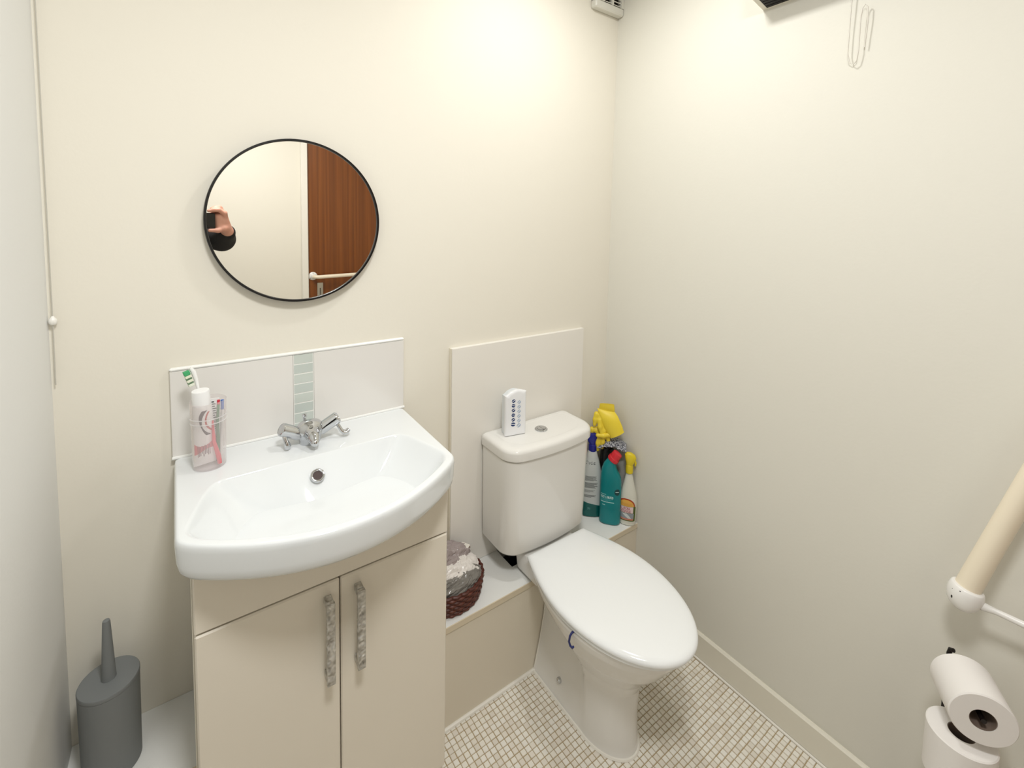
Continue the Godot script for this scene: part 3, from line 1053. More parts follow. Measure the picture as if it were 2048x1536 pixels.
# ------------------------------------------------------------------ things on the basin
func small_on_basin() -> void:
	var base := Vector3(0.259, 0.8983, 0.084)
	var t := thing("tumbler", "clear plastic tumbler holding toothbrushes on the basin corner", "tumbler", base)
	var s := Shape.new()
	var seg := 48
	s.lathe([[0.0305, 0.0], [0.0315, 0.002], [0.0335, 0.10], [0.0350, 0.148], [0.0342, 0.1485], [0.0325, 0.10], [0.0303, 0.004], [0.001, 0.003]], seg)
	var cup := part("cup", s, clear(rgb(246, 232, 232), 0.16), t, 50.0)
	for y in [0.104, 0.114]:
		var r := Shape.new()
		var path := []
		for k in 48:
			var a := TAU * k / 48.0
			path.append(Vector3(cos(a) * 0.0341, y, sin(a) * 0.0341))
		r.loop(path, 0.0013, 6)
		part("raised_rib", r, clear(rgb(240, 238, 238), 0.35), cup)
	# large toothpaste tube, cap upwards
	var tp := thing("toothpaste_tube", "large white toothpaste tube standing cap upwards in the tumbler", "toothpaste", base + Vector3(-0.006, 0.0045, 0.006), 0.15)
	tp.rotation.z = 0.045
	var wm := mat(rgb(243, 242, 240), 0.25)
	var b := Shape.new()
	var rr := []
	var front := []
	for k in 15:
		var f := k / 14.0
		var y := 0.004 + 0.134 * f
		var hw := lerpf(0.0235, 0.0172, pow(f, 1.3))
		var hd := lerpf(0.0012, 0.0168, pow(f, 0.8))
		var r := PackedVector3Array()
		for j in 28:
			var a := TAU * j / 28.0
			r.append(Vector3(hw * cos(a), y, hd * sin(a)))
		rr.append(r)
		var row := []
		for j in 13:
			var a := lerpf(PI * 0.93, PI * 0.07, j / 12.0)
			row.append(Vector3((hw + 0.0004) * cos(a), y, (hd + 0.0004) * sin(a)))
		front.push_front(row)
	b.loft(rr)
	part("tube", b, wm, tp, 50.0)
	var cap := Shape.new()
	cap.lathe([[0.0165, 0.138], [0.0172, 0.139], [0.0170, 0.168], [0.0160, 0.170], [0.001, 0.1702]], 32)
	part("cap", cap, mat(rgb(248, 248, 248), 0.25), tp)
	var im := Image.create(128, 256, false, Image.FORMAT_RGB8)
	im.fill(rgb(243, 242, 240))
	for y in 256:
		for x in 128:
			var p := Vector2(x, y)
			var d1 := p.distance_to(Vector2(110, 70))
			if d1 > 58 and d1 < 70 + 6.0 * sin(y * 0.05) and x < 88 and y > 18 and y < 128:
				im.set_pixel(x, y, rgb(70, 68, 72))
			var d2 := p.distance_to(Vector2(118, 66))
			if d2 > 44 and d2 < 52 and x < 96 and y > 26 and y < 122:
				im.set_pixel(x, y, rgb(196, 92, 84))
			if y > 150 + 22.0 * sin(x * 0.03) and y < 196 + 10.0 * sin(x * 0.045 + 1.0) and x > 10:
				im.set_pixel(x, y, rgb(232, 140, 144))
	for k in 9:
		im.fill_rect(Rect2i(30 + k * 6, 168 + (k * 3) % 7, 3, 50 - (k * 5) % 17), rgb(120, 96, 100))
	part("print", printed(front), picture(im, 0.3), tp)
	# small tube behind
	var st := thing("toothpaste_tube", "small white tube with black print behind the toothpaste in the tumbler", "toothpaste", base + Vector3(0.012, 0.0045, -0.008), -0.1)
	var sb := Shape.new()
	sb.loft([bow(0.0095, -0.0012, 0.0012, 0.0, 0.0008, 0.0008, 0.142), bow(0.0095, -0.003, 0.003, 0.0, 0.002, 0.002, 0.12), bow(0.008, -0.0075, 0.0075, 0.0, 0.006, 0.006, 0.03), bow(0.0055, -0.005, 0.005, 0.0, 0.004, 0.004, 0.0)])
	part("tube", sb, wm, st)
	var im2 := Image.create(32, 128, false, Image.FORMAT_RGB8)
	im2.fill(rgb(243, 243, 242))
	for k in 14:
		im2.fill_rect(Rect2i(5 + (k * 7) % 6, 6 + k * 8, 10 + (k * 5) % 9, 4), rgb(46, 50, 52))
	var rows := []
	for k in 6:
		var y := lerpf(0.140, 0.06, k / 5.0)
		var z := lerpf(0.0016, 0.0062, k / 5.0)
		rows.append([Vector3(-0.0075, y, z + 0.0008), Vector3(0.0, y, z + 0.0012), Vector3(0.0075, y, z + 0.0008)])
	part("print", printed(rows), picture(im2), st)
	# toothbrushes
	var white := mat(rgb(244, 244, 242), 0.25)
	var b1 := thing("toothbrush", "white toothbrush with green and cream bristles leaning left in the tumbler", "toothbrush", base + Vector3(-0.004, 0.0045, -0.012))
	var h1 := Shape.new()
	h1.tube([Vector3(0.014, 0.003, 0.004), Vector3(0.004, 0.08, 0.0), Vector3(-0.008, 0.15, -0.002), Vector3(-0.0135, 0.170, -0.003), Vector3(-0.0165, 0.190, -0.004), Vector3(-0.021, 0.207, -0.004), Vector3(-0.0265, 0.216, -0.004)], [0.005, 0.0055, 0.004, 0.003, 0.0042, 0.005, 0.003], 12)
	part("handle", h1, white, b1, 50.0)
	var tone := [rgb(70, 170, 110), rgb(228, 232, 208), rgb(96, 130, 98), rgb(230, 232, 212), rgb(110, 140, 110), rgb(226, 230, 214)]
	var hs := [0.0095, 0.006, 0.0026, 0.006, 0.0026, 0.006]
	var along := 0.0
	for k in 6:
		var p0 := Vector3(-0.0255, 0.213, -0.004).lerp(Vector3(-0.0150, 0.1775, -0.003), (along + hs[k] / 2) / 0.036)
		along += hs[k] + 0.0004
		var bx := Shape.new()
		var dn := Vector3(0.29, -0.957, 0).normalized()
		var out := Vector3(-0.93, -0.28, 0.22).normalized()
		out = (out - dn * out.dot(dn)).normalized()
		bx.box(Vector3(0, 0, 0), Vector3(0.0115, hs[k], 0.0095), 0.0008, Transform3D(Basis(out, -dn, out.cross(-dn)), p0 + out * 0.0095))
		part("bristles", bx, mat(tone[k], 0.7), b1)
	var b2 := thing("toothbrush", "green toothbrush handle with a red tip standing in the tumbler", "toothbrush", base + Vector3(0.019, 0.0045, 0.004))
	var h2 := Shape.new()
	h2.tube([Vector3(-0.003, 0.003, 0.0), Vector3(-0.003, 0.09, 0.001), Vector3(0.0, 0.132, 0.001)], [0.0042, 0.0035, 0.0026], 12)
	part("handle", h2, mat(rgb(28, 110, 60), 0.3), b2)
	var tip := Shape.new()
	tip.tube([Vector3(0.0, 0.132, 0.001), Vector3(0.0002, 0.141, 0.001)], 0.0029, 12)
	part("tip", tip, mat(rgb(205, 40, 62), 0.3), b2)
	var b3 := thing("toothbrush", "toothbrush with blue and white grip at the right of the tumbler", "toothbrush", base + Vector3(0.0262, 0.0045, -0.003))
	var h3 := Shape.new()
	h3.tube([Vector3(-0.006, 0.003, 0.0), Vector3(-0.002, 0.07, 0.0), Vector3(0.0, 0.116, 0.0)], [0.0036, 0.0032, 0.0032], 12)
	part("handle", h3, white, b3)
	var g3 := Shape.new()
	g3.tube([Vector3(0.0, 0.116, 0.0), Vector3(0.0006, 0.137, 0.0)], 0.0034, 12)
	part("grip", g3, mat(rgb(44, 108, 190), 0.3), b3)
	var b4 := thing("toothbrush", "pink toothbrush with its handle end down in the tumbler", "toothbrush", base + Vector3(0.012, 0.0045, 0.018))
	var h4 := Shape.new()
	h4.tube([Vector3(0.006, 0.004, 0.003), Vector3(0.004, 0.02, 0.002), Vector3(-0.004, 0.055, -0.002), Vector3(-0.005, 0.10, -0.006)], [0.0042, 0.005, 0.0035, 0.002], 12)
	part("handle", h4, mat(rgb(226, 84, 96), 0.25), b4, 50.0)

# ------------------------------------------------------------------ corner by the cistern
func oval(hw: float, hd: float, y: float, cx := 0.0, tilt := 0.0, n := 40, pw := 2.6) -> PackedVector3Array:
	var r := PackedVector3Array()
	for j in n:
		var a := TAU * j / n
		var x := hw * signf(cos(a)) * pow(absf(cos(a)), 2.0 / pw)
		var z := hd * signf(sin(a)) * pow(absf(sin(a)), 2.0 / pw)
		r.append(Vector3(cx + x * cos(tilt), y + x * sin(tilt), z))
	return r

func wrapped(hw: Callable, hd: Callable, y0: float, y1: float, a0: float, a1: float, off := 0.0006, pw := 2.6) -> Array:
	var rows := []
	for k in 13:
		var y := lerpf(y1, y0, k / 12.0)
		var row := []
		for j in 17:
			var a := lerpf(a0, a1, j / 16.0)
			row.append(Vector3((hw.call(y) + off) * signf(cos(a)) * pow(absf(cos(a)), 2.0 / pw), y, (hd.call(y) + off) * signf(sin(a)) * pow(absf(sin(a)), 2.0 / pw)))
		rows.append(row)
	return rows

func corner_supplies() -> void:
	var turn := -0.866
	var Y := LEDGE + 0.0005
	# teal toilet cleaner
	var t := thing("cleaner_bottle", "teal toilet cleaner bottle with a red cap beside the cistern", "bottle", Vector3(1.533, Y, 0.1265), turn)
	var s := Shape.new()
	s.loft([oval(0.034, 0.018, 0.0), oval(0.038, 0.0215, 0.003), oval(0.0395, 0.0225, 0.010), oval(0.0392, 0.0225, 0.06), oval(0.0395, 0.0225, 0.12), oval(0.0392, 0.0225, 0.165, 0.0, -0.02), oval(0.0380, 0.0222, 0.185, -0.001, -0.12), oval(0.0350, 0.0215, 0.202, -0.002, -0.28), oval(0.0290, 0.0200, 0.219, -0.003, -0.45), oval(0.0220, 0.0180, 0.234, -0.001, -0.55, 40, 2.2), oval(0.0165, 0.0160, 0.246, 0.002, -0.58, 40, 2.0), oval(0.0160, 0.0158, 0.252, 0.0055, -0.58, 40, 2.0)])
	part("body", s, mat(rgb(0, 130, 134), 0.3), t, 50.0)
	var cap := Shape.new()
	var cxf := Transform3D(Basis(Vector3.BACK, -0.58), Vector3(0.0035, 0.2475, 0))
	cap.lathe([[0.0205, -0.002], [0.0214, 0.000], [0.0212, 0.010], [0.0188, 0.012], [0.0184, 0.029], [0.0170, 0.033], [0.011, 0.0345]], 28, cxf)
	part("cap", cap, mat(rgb(214, 44, 56), 0.3), t)
	var im := Image.create(160, 128, false, Image.FORMAT_RGB8)
	im.fill(rgb(0, 130, 134))
	for y in 128:
		for x in 160:
			if Vector2((x - 116) / 1.1, y - 26).length() < 19.0:
				im.set_pixel(x, y, rgb(6, 62, 66))
	im.fill_rect(Rect2i(102, 24, 28, 4), rgb(214, 236, 234))
	im.fill_rect(Rect2i(12, 44, 46, 4), rgb(150, 200, 198))
	letters(im, "TOILET LIQUID", 12, 54, 1, 2, rgb(224, 240, 238))
	letters(im, "TOILET LIQUID", 13, 54, 1, 2, rgb(224, 240, 238))
	for k in 3:
		im.fill_rect(Rect2i(12, 72 + k * 5, 76 - k * 9, 2), rgb(96, 170, 172))
	im.fill_rect(Rect2i(12, 88, 84, 4), rgb(190, 226, 224))
	im.fill_rect(Rect2i(30, 106, 24, 4), rgb(170, 214, 214))
	part("label_print", printed(wrapped(func(_y): return 0.0394, func(_y): return 0.0225, 0.065, 0.150, PI * 0.88, PI * 0.10)), picture(im, 0.35), t)
	# spray bottle with navy head
	var w := thing("spray_bottle", "white and teal spray bottle with a navy head next to the cistern", "spray bottle", Vector3(1.508, Y, 0.050), turn + 0.15)
	var hwf := func(y: float) -> float: return 0.0415 - 0.026 * pow(clampf((y - 0.12) / 0.14, 0.0, 1.0), 1.6)
	var hdf := func(y: float) -> float: return 0.0245 - 0.010 * pow(clampf((y - 0.12) / 0.14, 0.0, 1.0), 1.6)
	var ws := Shape.new()
	var wr := [oval(0.036, 0.019, 0.0), oval(0.040, 0.0230, 0.004)]
	for k in 14:
		var y := 0.012 + 0.248 * k / 13.0
		wr.append(oval(hwf.call(y), hdf.call(y), y, 0.0, 0.0, 40, 2.6 if y < 0.2 else 2.1))
	ws.loft(wr)
	part("body", ws, mat(rgb(210, 213, 211), 0.3), w, 50.0)
	var iw := Image.create(192, 256, false, Image.FORMAT_RGB8)
	iw.fill(rgb(0, 92, 88))
	for y in 256:
		for x in 192:
			if y < 176 + x * 0.24:
				iw.set_pixel(x, y, rgb(206, 210, 208))
	letters(iw, "C'vis", 52, 14, 2, 2, rgb(52, 58, 60))
	for q in [[40, 78, 74, 22, 118], [34, 106, 84, 26, 112], [46, 138, 60, 12, 150], [60, 160, 50, 14, 120]]:
		for k in q[3] / 3:
			iw.fill_rect(Rect2i(q[0] + (k * 5) % 7, q[1] + k * 3, q[2] - (k * 11) % 17, 2), rgb(q[4], q[4] + 4, q[4] + 4))
	iw.fill_rect(Rect2i(150, 214, 36, 34), rgb(176, 196, 194))
	for k in 8:
		iw.fill_rect(Rect2i(154, 217 + k * 4, 28, 2), rgb(30, 74, 76))
	for k in 10:
		iw.fill_rect(Rect2i(84 + (k % 3) * 3, 216 + k, 3, 1), rgb(150, 186, 184))
	part("label_print", printed(wrapped(hwf, hdf, 0.004, 0.235, PI * 1.15, -PI * 0.15)), picture(iw, 0.35), w)
	var navy := mat(rgb(24, 30, 132), 0.3)
	var hd := Shape.new()
	hd.lathe([[0.0150, 0.258], [0.0158, 0.260], [0.0158, 0.280], [0.0130, 0.284]], 24)
	hd.loft([oval(0.012, 0.011, 0.283), oval(0.016, 0.012, 0.296, -0.004), oval(0.024, 0.012, 0.312, -0.006), oval(0.025, 0.011, 0.322, -0.005), oval(0.018, 0.008, 0.328, -0.002)])
	var navy_head := part("spray_head", hd, navy, w)
	var tr := Shape.new()
	tr.tube([Vector3(-0.024, 0.310, 0), Vector3(-0.031, 0.296, 0), Vector3(-0.030, 0.280, 0)], [0.004, 0.0045, 0.003], 10)
	part("trigger", tr, navy, navy_head)
	# spray bottle with yellow head
	var y2 := thing("spray_bottle", "pale spray bottle with a yellow head leaning in the wall corner", "spray bottle", Vector3(1.589, Y, 0.1655), turn - 0.05)
	var hy := func(y: float) -> float: return 0.0300 + 0.004 * sin(clampf(y / 0.16, 0.0, 1.0) * PI) - 0.0195 * pow(clampf((y - 0.09) / 0.11, 0.0, 1.0), 1.3)
	var ys := Shape.new()
	var yr := [oval(0.026, 0.020, 0.0), oval(0.0295, 0.0235, 0.003)]
	for k in 14:
		var y := 0.010 + 0.19 * k / 13.0
		yr.append(oval(hy.call(y), hy.call(y) * 0.74, y, 0.0, 0.0, 40, 2.3))
	ys.loft(yr)
	part("body", ys, mat(rgb(222, 221, 208), 0.25), y2, 50.0)
	var iy := Image.create(128, 192, false, Image.FORMAT_RGB8)
	iy.fill(rgb(222, 221, 208))
	for y in 192:
		for x in 128:
			if y < 70 and Vector2((x - 62) / 0.92, y - 66).length() < 64.0:
				iy.set_pixel(x, y, rgb(176, 60, 24) if Vector2((x - 62) / 0.92, y - 66).length() > 54.0 else rgb(232, 178, 84))
			if y >= 64 and y < 186 and x > 2:
				iy.set_pixel(x, y, rgb(78, 96, 28))
	iy.fill_rect(Rect2i(16, 66, 92, 52), rgb(236, 214, 214))
	letters(iy, "ELBOW", 26, 70, 2, 3, rgb(150, 22, 48))
	letters(iy, "GREASE", 22, 95, 2, 3, rgb(150, 22, 48))
	iy.fill_rect(Rect2i(10, 120, 104, 44), rgb(150, 156, 164))
	for k in 40:
		iy.fill_rect(Rect2i(40 + k, 124 + k, 30 - k / 3, 2), rgb(214, 220, 220))
	iy.fill_rect(Rect2i(16, 164, 96, 14), rgb(206, 132, 112))
	for k in 20:
		iy.fill_rect(Rect2i(20, 40 + (k % 4) * 5, 80 - (k * 13) % 20, 1), rgb(196, 120, 60))
	var wy := wrapped(hy, func(y: float) -> float: return hy.call(y) * 0.74, 0.016, 0.108, PI * 0.90, PI * 0.20, 0.0005, 2.3)
	part("label_print", printed(wy), picture(iy, 0.35), y2)
	var ym := mat(rgb(228, 204, 40), 0.3)
	var yh := Shape.new()
	yh.lathe([[0.0130, 0.198], [0.0140, 0.200], [0.0140, 0.226], [0.0120, 0.230]], 24)
	yh.loft([oval(0.012, 0.011, 0.228), oval(0.016, 0.013, 0.240, 0.002), oval(0.021, 0.013, 0.256, 0.003), oval(0.019, 0.012, 0.268, 0.0), oval(0.010, 0.007, 0.275, -0.003)])
	var yellow_head := part("spray_head", yh, ym, y2)
	var yt := Shape.new()
	yt.tube([Vector3(0.018, 0.250, 0.002), Vector3(0.022, 0.240, 0.002), Vector3(0.021, 0.228, 0.002)], [0.004, 0.0042, 0.003], 10)
	part("trigger", yt, ym, yellow_head)
	# dark bottle at the back
	var dk := thing("dark_bottle", "black bottle half hidden behind the teal cleaner", "bottle", Vector3(1.578, Y, 0.064), turn)
	var ds := Shape.new()
	ds.loft([oval(0.026, 0.020, 0.0), oval(0.029, 0.023, 0.004), oval(0.029, 0.023, 0.19), oval(0.029, 0.022, 0.22), oval(0.027, 0.020, 0.245), oval(0.022, 0.018, 0.258)])
	part("body", ds, mat(rgb(26, 28, 30), 0.35), dk, 50.0)
	var dc := Shape.new()
	dc.lathe([[0.017, 0.258], [0.0172, 0.262], [0.0165, 0.284], [0.014, 0.287]], 24)
	part("cap", dc, mat(rgb(20, 21, 24), 0.35), dk)
	# patterned cloth draped over it
	var clm := mat(Color.WHITE, 0.9)
	var cg := Gradient.new()
	cg.set_color(0, rgb(26, 28, 40))
	cg.set_color(1, rgb(226, 226, 228))
	cg.add_point(0.47, rgb(60, 62, 76))
	cg.add_point(0.53, rgb(176, 178, 184))
	clm.albedo_texture = noise_tex(0.09, 2, cg, false, 1.0, 21, 256)
	clm.uv1_triplanar = true
	clm.uv1_scale = Vector3(6, 12, 6)
	var cl := thing("cleaning_cloth", "crumpled black and white flecked cloth behind the red cap", "cloth", Vector3(1.5725, Y + 0.2870, 0.090), turn)
	var nz := FastNoiseLite.new()
	nz.seed = 5
	nz.frequency = 28.0
	var rows := []
	for i in 17:
		var row := []
		for j in 27:
			var u := j / 26.0 * 2.0 - 1.0
			var q := i / 16.0 * 2.0 - 1.0
			var x := u * 0.054
			var z := q * 0.036
			var y := 0.016 - 0.022 * pow(absf(u), 2.2) - 0.016 * q * q + 0.008 * nz.get_noise_2d(x * 2.0, z * 2.0)
			y = maxf(y, -0.012) if absf(u) > 0.6 or absf(q) > 0.7 else maxf(y, 0.002)
			row.append(Vector3(x, y + 0.002, z))
		rows.append(row)
	var cs := Shape.new()
	cs.sheet(rows, 0.003)
	part("fabric", cs, clm, cl, 70.0)
	gloves(turn)

func gloves(turn: float) -> void:
	var ym := mat(rgb(240, 214, 62), 0.42)
	var base := Vector3(1.548, 0.566, 0.083)
	# front glove: cuff folded over to the right, fingers hanging left
	var a := thing("rubber_glove", "yellow rubber glove whose cuff opens to the lower right on the bottles", "glove", base, turn)
	var cuff := func(p: Array) -> Shape:
		var s := Shape.new()
		var outer := []
		var inner := []
		for q in p:   # centre, side half-width, depth half-width, direction of the width
			var r := PackedVector3Array()
			var r2 := PackedVector3Array()
			for j in 32:
				var an := TAU * j / 32.0
				var d: Vector3 = q[3]
				var off: Vector3 = d * cos(an) * q[1] + Vector3(0, 0, 1) * sin(an) * q[2]
				r.append(q[0] + off)
				r2.append(q[0] + d * cos(an) * (q[1] - 0.001) + Vector3(0, 0, 1) * sin(an) * (q[2] - 0.001))
			outer.append(r)
			inner.push_front(r2)
		outer.append_array(inner)
		s.loft(outer, false, false, true)
		return s
	var wd := Vector3(0.90, -0.30, 0).normalized()
	var cs: Shape = cuff.call([
		[Vector3(-0.006, 0.166, 0.000), 0.034, 0.005, Vector3(1, -0.10, 0).normalized()],
		[Vector3(0.002, 0.156, 0.007), 0.037, 0.011, Vector3(1, -0.12, 0).normalized()],
		[Vector3(0.012, 0.132, 0.012), 0.037, 0.012, Vector3(0.96, 0.02, 0).normalized()],
		[Vector3(0.025, 0.106, 0.013), 0.034, 0.013, Vector3(0.90, 0.25, 0).normalized()],
		[Vector3(0.036, 0.086, 0.013), 0.0295, 0.014, Vector3(0.84, 0.46, 0).normalized()],
		[Vector3(0.0395, 0.080, 0.013), 0.0300, 0.0145, Vector3(0.83, 0.50, 0).normalized()]])
	part("cuff", cs, ym, a, 60.0)
	var f := Shape.new()
	f.blend([
		[Vector3(-0.012, 0.148, 0.0), Vector3(-0.030, 0.128, 0.004), 0.014, 0.012],
		[Vector3(-0.020, 0.140, 0.0), Vector3(-0.018, 0.112, 0.002), 0.013, 0.012],
		[Vector3(-0.040, 0.150, 0.004), Vector3(-0.046, 0.128, 0.008), 0.0085, 0.0082],
		[Vector3(-0.046, 0.128, 0.008), Vector3(-0.047, 0.108, 0.010), 0.0082, 0.0070],
		[Vector3(-0.030, 0.145, 0.002), Vector3(-0.042, 0.148, 0.004), 0.010, 0.0085],
		[Vector3(-0.028, 0.128, 0.012), Vector3(-0.026, 0.104, 0.017), 0.0088, 0.0082],
		[Vector3(-0.026, 0.104, 0.017), Vector3(-0.019, 0.080, 0.018), 0.0082, 0.0070],
		[Vector3(-0.012, 0.112, 0.006), Vector3(-0.008, 0.090, 0.010), 0.009, 0.008],
		[Vector3(-0.008, 0.090, 0.010), Vector3(-0.012, 0.076, 0.012), 0.008, 0.007]], 0.0035, 0.0022)
	part("hand", f, ym, a, 80.0)
	# rear glove: cuff standing up behind, fingers pointing down
	var b := thing("rubber_glove", "yellow rubber glove with its cuff upright behind and fingers hanging down", "glove", base, turn)
	var c2: Shape = cuff.call([
		[Vector3(-0.006, 0.105, -0.014), 0.026, 0.009, Vector3.RIGHT],
		[Vector3(-0.004, 0.135, -0.013), 0.030, 0.006, Vector3.RIGHT],
		[Vector3(-0.003, 0.165, -0.010), 0.030, 0.0055, Vector3(1, 0.02, 0).normalized()],
		[Vector3(-0.003, 0.184, -0.010), 0.0275, 0.006, Vector3(1, 0.03, 0).normalized()],
		[Vector3(-0.003, 0.187, -0.010), 0.0275, 0.0065, Vector3(1, 0.03, 0).normalized()]])
	part("cuff", c2, ym, b, 60.0)
	var g := Shape.new()
	g.blend([
		[Vector3(-0.010, 0.108, -0.014), Vector3(-0.030, 0.080, -0.006), 0.015, 0.014],
		[Vector3(-0.000, 0.106, -0.014), Vector3(-0.012, 0.066, -0.004), 0.014, 0.013],
		[Vector3(-0.014, 0.085, -0.010), Vector3(-0.040, 0.082, -0.002), 0.012, 0.011],
		[Vector3(0.010, 0.076, 0.010), Vector3(-0.012, 0.073, 0.020), 0.0092, 0.0085],
		[Vector3(-0.012, 0.073, 0.020), Vector3(-0.034, 0.072, 0.022), 0.0085, 0.0072],
		[Vector3(-0.004, 0.072, -0.002), Vector3(0.010, 0.076, 0.010), 0.010, 0.0095],
		[Vector3(-0.034, 0.066, 0.004), Vector3(-0.034, 0.036, 0.008), 0.0092, 0.0088],
		[Vector3(-0.034, 0.036, 0.008), Vector3(-0.032, 0.008, 0.006), 0.0088, 0.0070],
		[Vector3(-0.016, 0.062, 0.004), Vector3(-0.014, 0.042, 0.008), 0.0090, 0.0085],
		[Vector3(-0.014, 0.042, 0.008), Vector3(-0.016, 0.020, 0.008), 0.0085, 0.0070],
		[Vector3(0.004, 0.066, 0.000), Vector3(0.008, 0.042, 0.002), 0.0085, 0.0072],
		[Vector3(-0.044, 0.084, -0.002), Vector3(-0.056, 0.084, 0.0), 0.010, 0.0085],
		[Vector3(-0.056, 0.084, 0.0), Vector3(-0.057, 0.066, 0.002), 0.0085, 0.0072]], 0.0035, 0.0022)
	part("hand", g, ym, b, 80.0)

# ------------------------------------------------------------------ basket of bags behind the vanity
func basket_and_bags() -> void:
	var Y := LEDGE + 0.0005
	var at := Vector3(0.858, Y, 0.095)
	var t := thing("wicker_basket", "small dark brown woven basket of plastic bags beside the vanity", "basket", at)
	var wm := mat(rgb(98, 44, 26), 0.5)
	var wm2 := mat(rgb(78, 32, 20), 0.5)
	for k in 8:
		var y := 0.005 + k * 0.0085
		var s := Shape.new()
		var path := []
		var grow := 1.0 + 0.028 * k - 0.0016 * k * k
		for j in 96:
			var a := TAU * j / 96.0
			var wv := 0.0022 * sin(a * 24.0 + (k % 2) * PI)
			path.append(Vector3(cos(a) * (0.094 * grow + wv), y, sin(a) * (0.077 * grow + wv)))
		s.loop(path, 0.0046, 7)
		part("woven_strand", s, wm if k % 2 == 0 else wm2, t)
	for k in 24:
		var a := TAU * (k + 0.25) / 24.0
		var u := Shape.new()
		var p := []
		for i in 5:
			var y := 0.004 + i * 0.0165
			var kk := (y - 0.005) / 0.0085
			var grow := 1.0 + 0.028 * kk - 0.0016 * kk * kk
			p.append(Vector3(cos(a) * 0.094 * grow, y, sin(a) * 0.077 * grow))
		u.tube(p, 0.0028, 6)
		part("upright", u, wm2, t)
	var bs := Shape.new()
	bs.loft([oval(0.090, 0.073, 0.001, 0.0, 0.0, 40, 2.0), oval(0.090, 0.073, 0.004, 0.0, 0.0, 40, 2.0)])
	part("base", bs, wm2, t)
	bag("crumpled white plastic bag filling the wicker basket", at + Vector3(0.004, 0.058, -0.008), Vector3(0.098, 0.056, 0.070), rgb(226, 220, 214), 0.26, 41, 0.34)
	bag("crumpled grey see-through bag at the front of the wicker basket", at + Vector3(0.002, 0.056, 0.028), Vector3(0.096, 0.040, 0.050), rgb(122, 118, 112), 0.18, 43, 0.36)
	bag("mauve grey plastic bag bunched on top of the basket", at + Vector3(-0.002, 0.096, -0.030), Vector3(0.084, 0.040, 0.050), rgb(158, 146, 144), 0.22, 47, 0.42)
	# folded brown and white packet sticking out at the top
	var pk := thing("folded_packet", "small folded brown and white packet on top of the bags", "packet", at + Vector3(0.052, 0.105, -0.022), 0.5)
	pk.rotation.z = 0.12
	part("brown_side", boxed(Vector3(0, 0, 0), Vector3(0.060, 0.010, 0.034), 0.002), mat(rgb(128, 102, 84), 0.5), pk)
	part("white_flap", boxed(Vector3(0.012, 0.0065, 0.002), Vector3(0.034, 0.003, 0.030), 0.001), mat(rgb(224, 218, 208), 0.4), pk)

func bag(label: String, at: Vector3, r: Vector3, c: Color, rough: float, seed_: int, crumple: float) -> void:
	var n := FastNoiseLite.new()
	n.seed = seed_
	n.noise_type = FastNoiseLite.TYPE_CELLULAR
	n.cellular_return_type = FastNoiseLite.RETURN_DISTANCE2_SUB
	n.cellular_jitter = 1.0
	n.frequency = 1.6
	n.fractal_octaves = 2
	var n2 := FastNoiseLite.new()
	n2.seed = seed_ + 1
	n2.frequency = 1.2
	var s := Shape.new()
	var rings := []
	for i in range(1, 44):
		var th := PI * i / 44.0
		var ring := PackedVector3Array()
		for j in 80:
			var ph := TAU * j / 80.0
			var d := Vector3(sin(th) * cos(ph), cos(th), sin(th) * sin(ph))
			var q := d * Vector3(1.3, 1.0, 2.2)
			var k := 1.0 - crumple * 0.55 * n.get_noise_3dv(q + Vector3.ONE * n2.get_noise_3dv(q * 1.5) * 0.5) - crumple * 0.45 + crumple * 0.4 * n2.get_noise_3dv(q)
			ring.append(d * r * k)
		rings.append(ring)
	s.loft(rings)
	var t := thing("plastic_bag", label, "bag", at)
	part("film", s, mat(c, rough), t, 28.0)

# ------------------------------------------------------------------ toilet brush
func brush() -> void:
	var t := thing("toilet_brush", "grey plastic toilet brush in its holder on the ledge left of the vanity", "toilet brush", Vector3(0.0755, LEDGE + 0.0005, 0.088))
	var m := plaster(rgb(130, 133, 133), 0.55)
	var s := Shape.new()
	s.lathe([[0.0470, 0.0], [0.0480, 0.002], [0.0495, 0.180], [0.0490, 0.1815]], 48)
	part("holder", s, m, t, 30.0)
	var l := Shape.new()
	l.lathe([[0.0494, 0.182], [0.0500, 0.1832], [0.0500, 0.1885], [0.0490, 0.1905], [0.0470, 0.1912], [0.014, 0.1916]], 48)
	part("lid", l, m, t, 30.0)
	var h := Shape.new()
	h.lathe([[0.0125, 0.190], [0.0118, 0.198], [0.0065, 0.312], [0.0055, 0.316], [0.0030, 0.3175]], 28)
	part("handle", h, m, t, 40.0)

